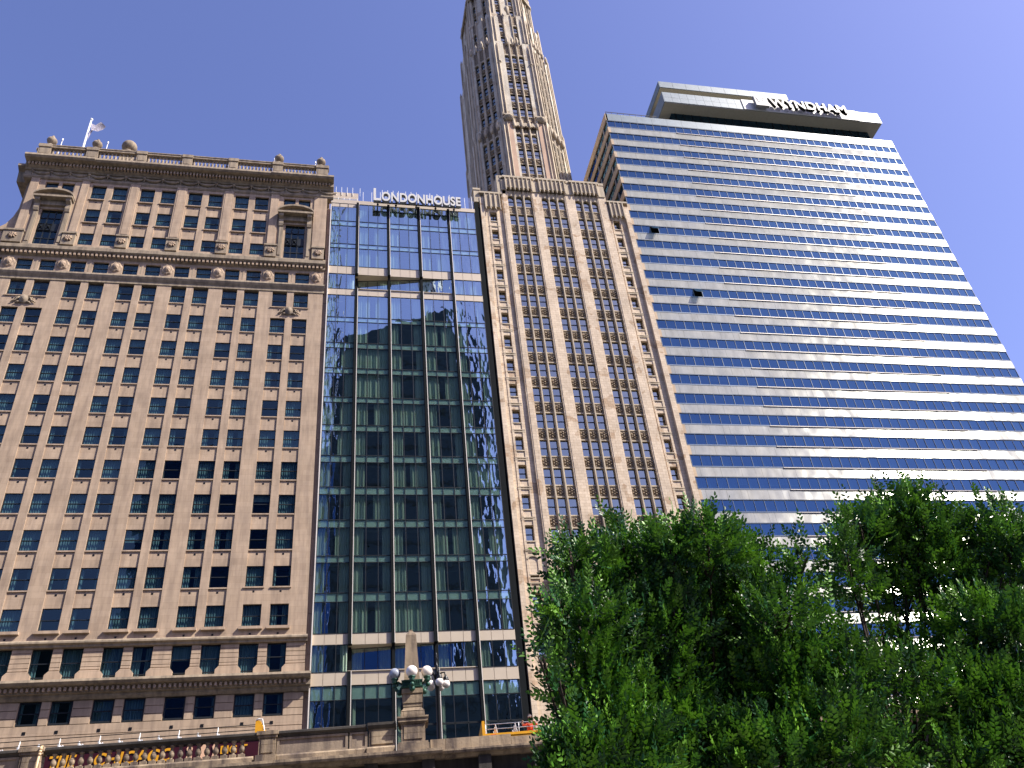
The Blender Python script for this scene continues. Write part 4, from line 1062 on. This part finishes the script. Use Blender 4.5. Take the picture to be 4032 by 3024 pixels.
# ================================================================== RIVERSIDE BALUSTRADE (near)
TH = math.atan(.094)
def FT(off=0):
    c, s_ = math.cos(TH), math.sin(TH)
    return lambda u, d, z: (u*c+(d+off)*s_, 36.12-u*s_+(d+off)*c, z)
def balustrade():
    T = FT()
    o = T(0, 0, 8.2)
    B = thing('stone_balustrade', 'weathered stone balustrade with ball-shaped balusters along the upper street edge', 'balustrade', o)
    rail = MB(T); base = MB(T)
    def railrun(u0, u1):
        rail.eyz([(-.18, 9.48), (.22, 9.48), (.22, 9.40), (.16, 9.34), (.16, 9.26), (-.10, 9.26), (-.12, 9.32), (-.2, 9.38), (-.2, 9.46)], u0, u1)
    def plinth(u0, u1, top=8.62, d=-.2):
        base.eyz([(d-.06, 8.32), (d-.06, 8.54), (d, 8.6), (d+.06, top), (.25, top), (.25, 8.32)], u0, u1)
    railrun(-10.55, -2.73); plinth(-10.6, -2.84)
    n = 22
    for i in range(n):
        u = -10.22+(-3.30+10.22)*i/(n-1)
        b = MB(T)
        b.box(u-.125, u+.125, -.125, .125, 8.62, 8.74)
        b.lathe([(.085, .0), (.09, .02), (.05, .05), (.05, .07), (.085, .10), (.108, .16), (.112, .2), (.1, .26), (.075, .31), (.06, .37), (.058, .42), (.075, .46), (.1, .48), (.1, .53)], u, 0, 8.74, 16)
        b.build('baluster', 'wallc', B)
    def pier(u0, u1, z1=9.48, pt=.0, shaft=True):
        p = MB(T)
        p.box(u0, u1, -.17, .25, 8.60, z1-.22); p.box(u0-.05, u1+.05, -.22, .3, z1-.22, z1-.12); p.box(u0-.09, u1+.09, -.27, .34, z1-.12, z1+.02)
        p.box(u0+.09, u1-.09, -.2, -.17, 8.7, z1-.3)
        p.box(u0-.08, u1+.06, -.32, .3, 8.3, 8.6)
        p.build('pier', 'wallc', B)
    pier(-2.66, -2.02); pier(-11.4, -10.66)
    # solid panels
    def panel(u0, u1, z1=9.46):
        p = MB(T)
        p.box(u0, u1, -.04, .2, 8.58, z1-.22); p.box(u0, u1, -.1, .22, 9.06, z1-.22) if False else None
        for a, b, c, d in ((u0, u1, 8.6, 8.7), (u0, u1, z1-.3, z1-.22), (u0, u0+.1, 8.7, z1-.3), (u1-.1, u1, 8.7, z1-.3)): p.box(a+.002, b-.002, -.09, -.04, c, d)
        p.build('panel', 'wall', B)
    panel(-1.99, .74); railrun(-1.93, 1.46); plinth(-1.94, 1.44); panel(.80, 1.50)
    panel(-14.5, -11.45); railrun(-14.6, -11.45); plinth(-14.6, -11.5)
    p = MB(T); p.box(1.56, 2.58, -.12, .25, 8.58, 9.3); p.box(1.66, 2.48, -.16, -.12, 8.72, 9.2); p.build('panel', 'wallc', B)
    rail.eyz([(-.24, 9.52), (.24, 9.52), (.24, 9.3), (-.16, 9.3), (-.24, 9.42)], 1.5, 2.62); plinth(1.48, 2.56, 8.62, -.26)
    # ledge
    base.eyz([(-.62, 8.12), (-.66, 8.2), (-.66, 8.30), (.4, 8.31), (.4, 8.0), (-.3, 8.0), (-.36, 8.1)], -16, 4.4)
    base.eyz([(-.42, 8.12), (-.46, 8.2), (-.46, 8.27), (.4, 8.28), (.4, 8.0), (-.15, 8.0), (-.2, 8.1)], 4.4, 34)
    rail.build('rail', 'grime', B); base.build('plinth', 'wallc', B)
    # low parapet beyond the obelisk
    L = thing('low_parapet', 'low stained concrete parapet running right of the lamp obelisk behind the trees', 'wall', T(8, 0, 8.2))
    cuts = [3.95, 5.55, 7.15, 8.45, 10.6, 13, 15.5, 18, 21, 25, 30]
    for a, b in zip(cuts[:-1], cuts[1:]):
        q = MB(T); q.box(a+.004, b-.006, -.2, .25, 8.3, 8.72 if a != 7.15 else 8.62); q.build('wall_segment', 'wallc', L)
    # retaining wall under it
    W = thing('retaining_wall', 'shadowed stone retaining wall below the street ledge', 'wall', T(5, .5, -1.6))
    w_ = MB(T); w_.box(-40, 60, .1, .6, -1.6, 8.0)
    w_.box(-40, 60, -.02, .1, 7.1, 7.45)
    for k in range(24):
        u = -14+k*2.2; w_.box(u, u+.5, -.25, .1, 7.45, 8.0)
    w_.build('wall_face', 'grime', W)  # shade below the ledge is put into this dark wall colour
    # obelisk lamp
    cu = 2.73*1.2*1.0044; T2 = FT(.15)
    O = thing('obelisk_lamp', 'stone obelisk on a pedestal carrying green brackets with large white globes', 'lamp', T2(cu, 0, 8.3))
    q = MB(T2)
    q.box(cu-.62, cu+.62, -.6, .5, 8.32, 8.58); q.box(cu-.58, cu+.58, -.56, .5, 8.58, 8.66)
    q.box(cu-.47, cu+.47, -.45, .45, 8.66, 9.36); q.box(cu-.36, cu+.36, -.48, -.45, 8.78, 9.3)
    q.box(cu-.52, cu+.52, -.5, .5, 9.36, 9.42); q.box(cu-.58, cu+.58, -.56, .56, 9.42, 9.56); q.box(cu-.62, cu+.62, -.6, .6, 9.56, 9.62)
    q.build('pedestal', 'wallc', O)
    q = MB(T2)
    q.lathe([(.48, 0), (.48, .1), (.46, .22), (.47, .24), (.40, .30), (.34, .42)], cu, 0, 9.62, 4, 0, False, True)
    q.box(cu-.37, cu+.37, -.37, .37, 10.04, 10.18); q.box(cu-.40, cu+.40, -.4, .4, 10.18, 10.5); q.box(cu-.38, cu+.38, -.38, .38, 10.5, 10.56); q.box(cu-.43, cu+.43, -.43, .43, 10.56, 10.74); q.box(cu-.36, cu+.36, -.36, .36, 10.74, 10.82)
    q.build('plinth_block', 'wallc', O)
    q = MB(T2); q.lathe([(.34, 0), (.215, 2.3), (.20, 2.32), (.19, 2.36), (.08, 2.5), (.08, 2.56), (.0001, 2.56)], cu, 0, 10.75, 4, 0, False, True); q.build('shaft', 'wallc', O)
    # green bracket collar and arms
    g = MB(T2); g.lathe([(.42, 0), (.44, .06), (.40, .1), (.38, .24), (.43, .28), (.43, .32), (.36, .33)], cu, 0, 10.78, 4, 0, False, True)
    for i in range(9):
        for sy in (-.40, .38): g.box(cu-.34+i*.08, cu-.31+i*.08, sy-.03, sy+.03, 10.88, 11.05)
    g.build('bracket_collar', 'green', O)
    def globe(dx, dy, z, m_='globe', r=.235):
        sx, sy = dx/max(abs(dx), abs(dy)), dy/max(abs(dx), abs(dy))
        a = MB(T2)
        pts = [(cu+sx*.4, sy*.4, 10.9)]
        ex, ey = cu+dx, dy
        pts += [(cu+sx*.4+(dx-sx*.4)*.4, sy*.4+(dy-sy*.4)*.4, 10.72), (ex-sx*.05, ey-sy*.05, 10.85), (ex+sx*.03, ey+sy*.03, z-.52), (ex, ey, z-.32)]
        a.tube(pts, [.09, .1, .075, .06, .06], 8)
        a.ball((pts[1][0], pts[1][1], pts[1][2]), .12, 8); a.ball((pts[3][0], pts[3][1], pts[3][2]), .095, 8)
        a.tube([(cu+sx*.42, sy*.42, 11.05), (cu+sx*.55, sy*.55, 11.15), (cu+sx*.62, sy*.62, 10.98)], [.04, .05, .03], 6)
        a.lathe([(.07, -.16), (.14, -.1), (.1, -.03), (.15, .03), (.16, .06)], ex, ey, z-.27, 10)
        b = a.build('bracket_arm', 'green', O)
        h = MB(T2); h.ball((ex, ey, z), r, 24); h.build('globe', m_, O)
    globe(-.70, 0, 11.50, 'globegrey'); globe(.62, 0, 11.52); globe(0, -.66, 11.36); globe(0, .62, 11.5)
    # tall cluster lamp post on the pavement behind
    x, y = 4.86, 40.35
    P = thing('street_lamp', 'black cast-iron lamp post with five hanging white globes and a finial', 'street lamp', (x, y, 8.2))
    a = MB(); a.lathe([(.24, 0), (.24, .3), (.15, .5), (.115, 1.0), (.095, 4.2), (.12, 4.24), (.12, 4.3), (.08, 4.36), (.15, 4.5), (.15, 4.56), (.07, 4.66), (.12, 4.78), (.06, 4.9), (.1, 4.98), (.045, 5.06), (.04, 5.3), (.075, 5.36), (.03, 5.44), (.06, 5.52), (.005, 5.66)], x, y, 8.2, 14); a.build('post', 'dark', P)
    for k in range(5):
        t = math.radians(72*k+62); ux, uy = math.cos(t), math.sin(t); R = .40
        b = MB(); b.tube([(x+.08*ux, y+.08*uy, 12.55), (x+.2*ux, y+.2*uy, 12.85), (x+.36*ux, y+.36*uy, 12.86), (x+R*ux, y+R*uy, 12.62)], [.045, .04, .04, .035], 7)
        b.lathe([(.14, 0), (.15, .06), (.11, .12), (.12, .16), (.05, .22), (.06, .27)], x+R*ux, y+R*uy, 12.46, 12); b.build('arm', 'dark', P)
        h = MB(); h.ball((x+R*ux, y+R*uy, 12.32), .19, 22); h.build('globe', 'globe', P)
    # conduit on the pier
    c = thing('conduit_pipe', 'pale cream conduit pipe clipped up the leftmost balustrade pier', 'pipe', T(-10.6, -.3, 8.3))
    q = MB(T); q.tube([(-10.72, -.30, 8.2), (-10.68, -.30, 9.2)], .045, 8); q.tube([(-10.68, -.30, 9.2), (-10.66, -.31, 9.5), (-10.7, -.1, 9.56)], .035, 8)
    for z in (9.22, 9.32, 9.42): q.ball((-10.67, -.31, z), .065, 8)
    q.build('pipe', 'peach2', c)
balustrade()

# ================================================================== OPEN-TOP BUSES
def bus(T, u0, u1, deck, railz, low, name_lab, body, posts, seats, letters=None, hoop=None, rm='white2'):
    B = thing('open_top_bus', name_lab, 'bus', T((u0+u1)/2, 1.2, 8.3), 'open-top buses parked along the street')
    b = MB(T)
    b.box(u0, u1, 0, 2.5, 8.75, deck); b.box(u0+.04, u1-.04, -.03, 0, deck-.1, deck+.02, 1)
    b.build('body', [body, 'yellow' if body == 'yellow' else 'dark'], B)
    w_ = MB(T); w_.box(u0+.6, u1-.5, -.02, 0, 9.3, 10.1); w_.build('window', 'glm', B)
    for u in (u0+1.8, u1-2.2):
        h = MB(T); pts = 20
        v = [(u+.48*math.cos(2*math.pi*i/pts), dd, 8.72+.48*math.sin(2*math.pi*i/pts)) for dd in (-.04, .3) for i in range(pts)]
        h.add(v, [tuple(range(pts))[::-1], tuple(range(pts, 2*pts))]+[(i, (i+1) % pts, pts+(i+1) % pts, pts+i) for i in range(pts)]); h.build('wheel', 'dark', B)
    r = MB(T); rm2 = 1 if rm == 'shade_dark' else 0  # dark variant: shadow on the long rails put into their colour
    r.tube([(u0, 0, railz), (u1, 0, railz)], .02, 6, rm2); r.tube([(u0, 0, low), (u1, 0, low)], .02, 6, rm2)
    r.tube([(u0, 2.5, railz), (u1, 2.5, railz)], .02, 6, rm2)
    for u in posts: r.tube([(u, 0, deck-.1), (u+.02, 0, railz)], .022, 6)
    r.build('railing', ['white2', 'fin'], B)
    for u in seats:
        s_ = MB(T)
        for dd in (.25, .75, 1.6, 2.1):
            s_.box(u, u+.38, dd, dd+.42, deck-.05, deck+.05); s_.add([(u-.06, dd, deck), (u, dd, deck), (u, dd+.42, deck), (u-.06, dd+.42, deck), (u-.14, dd, deck+.42), (u-.09, dd, deck+.44), (u-.09, dd+.42, deck+.44), (u-.14, dd+.42, deck+.42)], [(0, 1, 5, 4), (1, 2, 6, 5), (2, 3, 7, 6), (3, 0, 4, 7), (4, 5, 6, 7)])
            s_.tube([(u-.11, dd+.1, deck+.43), (u-.12, dd+.1, deck+.52), (u-.12, dd+.2, deck+.52), (u-.11, dd+.2, deck+.43)], .018, 5)
        s_.build('seat', 'seat', B)
    return B
def buses():
    T = FT(45*1.0-36.12+.0)
    # left: maroon, lettered
    T = (lambda u, d, z, c=math.cos(TH), s_=math.sin(TH): (u*c+d*s_, 45.0-u*s_+d*c, z))
    posts = [-18.1, -16.3, -14.47, -12.66, -10.83, -9.0, -7.18, -5.36]
    B = bus(T, -19, -2.9, 11.62, 12.24, 12.0, 'maroon open-top bus with yellow CHICAGO lettering behind the balustrade, left', 'maroon', posts, [-18.2+.92*i for i in range(15)], rm='shade_dark')
    LT = lambda x: (lambda u, d, z: T(x+u, -.03-d, z))
    for s_, x, z, sz, xs in (('THE', -13.0, 10.88, .8, .8), ('CHICAGO', -10.95, 10.86, .8, .95)):
        f = LT(x); t = text_mesh('lettering', s_, sz, (lambda u, d, z_, f=f, z=z: f(u+.12*z_, d, z+z_)), 'yellow', .01, B, xs, .02, 1.05)
    f = LT(-5.15); text_mesh('lettering', 'BIG T', .5, (lambda u, d, z_: f(u, d, 11.0+z_)), 'yellow', .01, B, 1.0, .015, 1.05)
    pe = MB(T)
    for x, w_ in ((-6.75, .35), (-6.1, .42), (-5.55, .3)):
        pe.exz([(x, 10.8), (x+w_, 10.8), (x+w_*.8, 11.1), (x+w_*.9, 11.35), (x+w_*.5, 11.55), (x+w_*.1, 11.35), (x+.1, 11.1)], -.035, -.02)
    pe.build('painted_figures', 'peach', B)
    h = MB(T); h.exz([(-3.58, 11.6), (-3.2, 11.6), (-3.22, 12.1), (-3.33, 12.38), (-3.45, 12.44), (-3.58, 12.42)], -.02, 2.5); h.build('end_panel', 'yellow', B)
    hp = MB(T); hp.tube([(-3.55, -.02, 12.44), (-3.42, -.02, 12.5), (-3.26, -.02, 12.47), (-3.16, -.02, 12.1), (-3.08, -.02, 11.6)], .03, 6); hp.build('hoop', 'white2', B)
    # right: yellow, with a person leaning on its rail
    T3 = (lambda u, d, z, c=math.cos(TH), s_=math.sin(TH): (u*c+d*s_, 45.0-u*s_+d*c, z))
    B2 = bus(T3, 7.6, 18.5, 10.98, 11.44, 11.21, 'yellow open-top bus with white railings right of the lamps, partly behind tree leaves', 'yellow', [7.68, 9.36, 11.0, 12.7, 14.4, 16.1], [8.35+1.0*i for i in range(9)])
    e = MB(T3); e.box(7.52, 7.66, -.04, 2.5, 10.9, 11.62); e.build('end_panel', 'yellow', B2)
    rl = MB(T3); rl.box(7.95, 8.2, -.05, -.03, 10.9, 10.94); rl.build('tail_light', 'orange', B2)
    # person
    base = T3(9.95, .3, 10.2)
    P = thing('person', 'person in an orange shirt and dark cap leaning both arms on the yellow bus railing', 'person', base)
    def skinmesh(name, verts, edges, rad, mat, sub=2):
        o0 = ORI[P.name]
        me = bpy.data.meshes.new(name); me.from_pydata([tuple(a-b for a, b in zip(T3(*v), o0)) for v in verts], edges, [])
        o = bpy.data.objects.new(name, me); COL.objects.link(o)
        md = o.modifiers.new('s', 'SKIN'); o.modifiers.new('ss', 'SUBSURF').levels = sub
        o.modifiers['ss'].render_levels = sub
        for i, r in enumerate(rad): me.skin_vertices[0].data[i].radius = (r, r)
        me.skin_vertices[0].data[0].use_root = True
        dg = bpy.context.evaluated_depsgraph_get(); m2 = bpy.data.meshes.new_from_object(o.evaluated_get(dg))
        COL.objects.unlink(o); bpy.data.objects.remove(o)
        m2.materials.clear(); m2.materials.append(M[mat]); m2.name = name
        for p in m2.polygons: p.use_smooth = True
        r = bpy.data.objects.new(name, m2); COL.objects.link(r); r.parent = P
    V = [(9.95, .35, 10.75), (9.95, .33, 11.0), (9.97, .28, 11.25), (9.98, .22, 11.42), (9.98, .17, 11.52), (9.97, .13, 11.6), (9.97, .1, 11.68), (9.97, .11, 11.75),
         (9.80, .22, 11.40), (9.62, .1, 11.30), (9.52, -.05, 11.44), (9.62, -.1, 11.47), (10.16, .22, 11.40), (10.3, .1, 11.25), (10.18, -.05, 11.44), (10.02, -.1, 11.47),
         (9.85, .36, 10.7), (9.84, .34, 10.3), (9.84, .38, 9.9), (10.05, .36, 10.7), (10.06, .34, 10.3), (10.06, .38, 9.9)]
    E_ = [(0, 1), (1, 2), (2, 3), (3, 4), (4, 5), (5, 6), (6, 7), (3, 8), (8, 9), (9, 10), (10, 11), (3, 12), (12, 13), (13, 14), (14, 15), (0, 16), (16, 17), (17, 18), (0, 19), (19, 20), (20, 21)]
    Rr = [.14, .14, .15, .12, .055, .085, .095, .07, .065, .05, .04, .035, .065, .05, .04, .035, .09, .075, .055, .09, .075, .055]
    skinmesh('body', V, E_, Rr, 'skin')
    sv = V[:4]+[V[8], V[9], (9.57, .02, 11.37), V[12], V[13], (10.25, .02, 11.35)]
    skinmesh('shirt', sv, [(0, 1), (1, 2), (2, 3), (3, 4), (4, 5), (5, 6), (3, 7), (7, 8), (8, 9)], [.165, .16, .175, .125, .085, .07, .06, .085, .07, .06], 'orange')
    c = MB(T3); c.lathe([(.105, 0), (.108, .05), (.09, .1), (.05, .13), (.01, .14)], 9.97, .13, 11.70, 14); c.box(9.89, 10.05, -.07, .08, 11.69, 11.705, 1); c.build('cap', ['cap', 'white2'], P)
buses()

# ================================================================== TREES
def world_at(px, py, Y):
    d = _r*((px-2016)/FPX)-_u*((py-1512)/FPX)+_f
    return d*(Y/d.y)
def make_tree(label, clumps, trunk_base, stems, dens, seed, mats, leafL=.106, world=()):
    rng = np.random.default_rng(seed)
    P = thing('tree', label, 'tree', trunk_base)
    ORG = np.array(trunk_base)
    # limbs
    tk = MB(); tb = Vector(trunk_base)
    fork = []
    for k, (sx, sy) in enumerate(stems):
        a = tb+Vector((sx*.15, sy*.15, 0)); top = tb+Vector((sx, sy, 3.4)); mid = tb+Vector((sx*.5, sy*.5, 1.6))
        tk.tube([a, mid, top], [.15, .12, .09], 9); fork.append(top)
    C3 = []
    spots = [(world_at(px, py+12+pr*.08, Y), pr, Y, dn) for px, py, pr, Y, dn in clumps]
    spots = [(c, pr/FPX*c.length*(.84 if Y < 15 else 1), dn) for c, pr, Y, dn in spots]+[(c, r, .25) for c, r in world]
    for c, r, dn in spots:
        C3.append((c, r, dn))
        f0 = min(fork, key=lambda q: (q-c).length)
        m1 = f0.lerp(c, .45)+Vector((0, 0, -.25)); tk.tube([f0, m1, c, c+Vector((0, 0, r*.6))], [.045, .03, .016, .006], 6)
        for j in range(5):
            e = c+Vector(rng.normal(size=3)).normalized()*r*.85; tk.tube([c.lerp(m1, .2), c.lerp(e, .5)+Vector((0, 0, .05)), e], [.018, .012, .005], 4)
    tk.build('trunk', 'bark', P)
    # sprigs: numpy leaves
    VV = []; MI = []
    for c, r, dn in C3:
        ns = int(dens*dn*(r**2)*640)
        for q_ in range(ns+3):
            dv = rng.normal(size=3); dv /= np.linalg.norm(dv)
            rr = r*rng.uniform(.35, 1.02)**.6
            if q_ >= ns: dv[2] = abs(dv[2])+.6; dv /= np.linalg.norm(dv); rr = r*1.05
            p = np.array(c)+dv*rr*np.array([1.05, .8, .95])
            ax = dv*.8+np.array([0, 0, .9])+rng.normal(size=3)*.35; ax /= np.linalg.norm(ax)
            nl = rng.integers(8, 14); L = rng.uniform(.28, .55)
            if q_ >= ns: nl = rng.integers(13, 18); L = rng.uniform(.55, .8); ax = np.array([0, 0, 1.])+rng.normal(size=3)*.25; ax /= np.linalg.norm(ax)
            nrm = np.cross(ax, rng.normal(size=3)); nrm /= np.linalg.norm(nrm); side = np.cross(nrm, ax)
            mi = int(rng.choice([0, 1, 2], p=[.58, .32, .10]))
            droop = np.array([0, 0, -1])*rng.uniform(0, .12)
            for i in range(nl):
                t = (i+.5)/nl; sg = 1 if i % 2 else -1
                q = p+ax*L*t+droop*t*t*L
                ld = side*sg*.85+ax*(.45+.5*t)+rng.normal(size=3)*.09+np.array([0, 0, -.10])
                if i == nl-1: ld = ax+rng.normal(size=3)*.1
                ld /= np.linalg.norm(ld)
                ls = leafL*rng.uniform(.7, 1.15)*(1-.25*abs(t-.5))
                ln = nrm+rng.normal(size=3)*.14; wv = np.cross(ld, ln); wv /= np.linalg.norm(wv); ln = np.cross(wv, ld)
                w_ = ls*.27; dn_ = ln*ls*.09
                VV.append([q, q+ld*ls*.3-wv*w_+dn_, q+ld*ls*.68-wv*w_*.82+dn_, q+ld*ls-dn_*.5, q+ld*ls*.68+wv*w_*.82+dn_, q+ld*ls*.3+wv*w_+dn_])
                MI.append(mi)
    A = np.array(VV).reshape(-1, 3)-ORG; n = len(VV)
    me = bpy.data.meshes.new('crown')
    me.vertices.add(len(A)); me.vertices.foreach_set('co', A.astype(np.float32).ravel())
    b = np.arange(n)[:, None]*6; fi = np.stack([b+np.array([0, 1, 2, 3]), b+np.array([0, 3, 4, 5])], 1).reshape(-1, 4)
    me.loops.add(fi.size); me.loops.foreach_set('vertex_index', fi.ravel().astype(np.int32))
    me.polygons.add(len(fi)); me.polygons.foreach_set('loop_start', (np.arange(len(fi))*4).astype(np.int32))
    me.polygons.foreach_set('material_index', np.repeat(MI, 2).astype(np.int32))
    for m_ in mats: me.materials.append(M[m_])
    me.update(calc_edges=True); me.validate()
    o = bpy.data.objects.new('crown', me); COL.objects.link(o); o.parent = P
    return n
A = [(2330, 2260, 150, 13.5, 1), (2250, 2180, 60, 13, 1), (2520, 2230, 150, 14, 1), (2450, 2120, 70, 13.6, 1), (2640, 2150, 100, 13, 1), (2790, 2150, 140, 13, 1.2), (2930, 2230, 130, 13.5, 1), (2330, 2470, 190, 13, 1), (2210, 2400, 80, 12.6, .8), (2600, 2450, 220, 13.5, 1),
     (2870, 2420, 210, 14, 1), (2290, 2950, 120, 12.5, .9), (2340, 2720, 180, 13, 1), (2560, 2720, 230, 13.5, 1.1), (2830, 2700, 230, 14, 1.1), (3060, 2430, 150, 13, .9), (3080, 2700, 200, 13.5, 1), (2130, 2590, 45, 12.3, .5), (2210, 2700, 50, 12.4, .6),
     (3170, 2190, 60, 13, .7), (3110, 2290, 70, 13.3, .6), (2450, 2960, 230, 13, 1.2), (2760, 2960, 230, 13.5, 1.2), (3050, 2960, 210, 13.2, 1.1), (2300, 3060, 170, 12.5, 1.2), (2700, 2300, 160, 15, 1), (2450, 2400, 170, 15, 1), (2950, 2600, 200, 15, 1), (2600, 2880, 220, 15, 1)]
Bc = [(3400, 2090, 100, 14, .8), (3330, 2180, 80, 13.6, .7), (3540, 2010, 90, 14, .9), (3610, 1960, 60, 13.8, .9), (3640, 2080, 120, 14, 1), (3790, 2110, 100, 14, .9), (3500, 2180, 130, 14.4, 1), (3700, 2240, 150, 14.2, 1), (3370, 2290, 100, 13.8, .8),
      (3930, 2030, 55, 13.4, .7), (3985, 2110, 90, 13.4, .8), (4030, 2240, 120, 13.6, 1), (3900, 2260, 110, 14.6, .7), (3560, 2330, 120, 14.5, .7), (3850, 2450, 150, 13.6, .9), (4010, 2500, 150, 13.5, 1), (3480, 2530, 90, 14.5, .5),
      (3310, 2640, 150, 13.2, 1), (3560, 2700, 140, 13.4, .9), (3820, 2740, 180, 13.6, .9), (4020, 2800, 180, 13.4, 1.1), (3290, 2880, 190, 13, 1.1), (3500, 2960, 100, 13, .9), (3780, 3000, 110, 13.2, .6), (3980, 2990, 160, 13.2, 1.1), (3700, 2560, 90, 14, .5), (3250, 2460, 90, 13.4, .6)]
n1 = make_tree('leafy green street tree with dense dark crown, left of the two riverside trees', A, (4.9, 13.6, -1.6), [(-.9, .1), (.2, -.3), (1.0, .4), (0, .8)], 1.25, 3, ['leaf1', 'leaf2', 'leaf3'])
n2 = make_tree('leafy street tree with open airy crown at the right edge of the photo', Bc, (8.6, 14.0, -1.6), [(-.7, .1), (.5, -.3), (1.1, .5)], 1.2, 5, ['leaf1', 'leaf2', 'leaf3'])
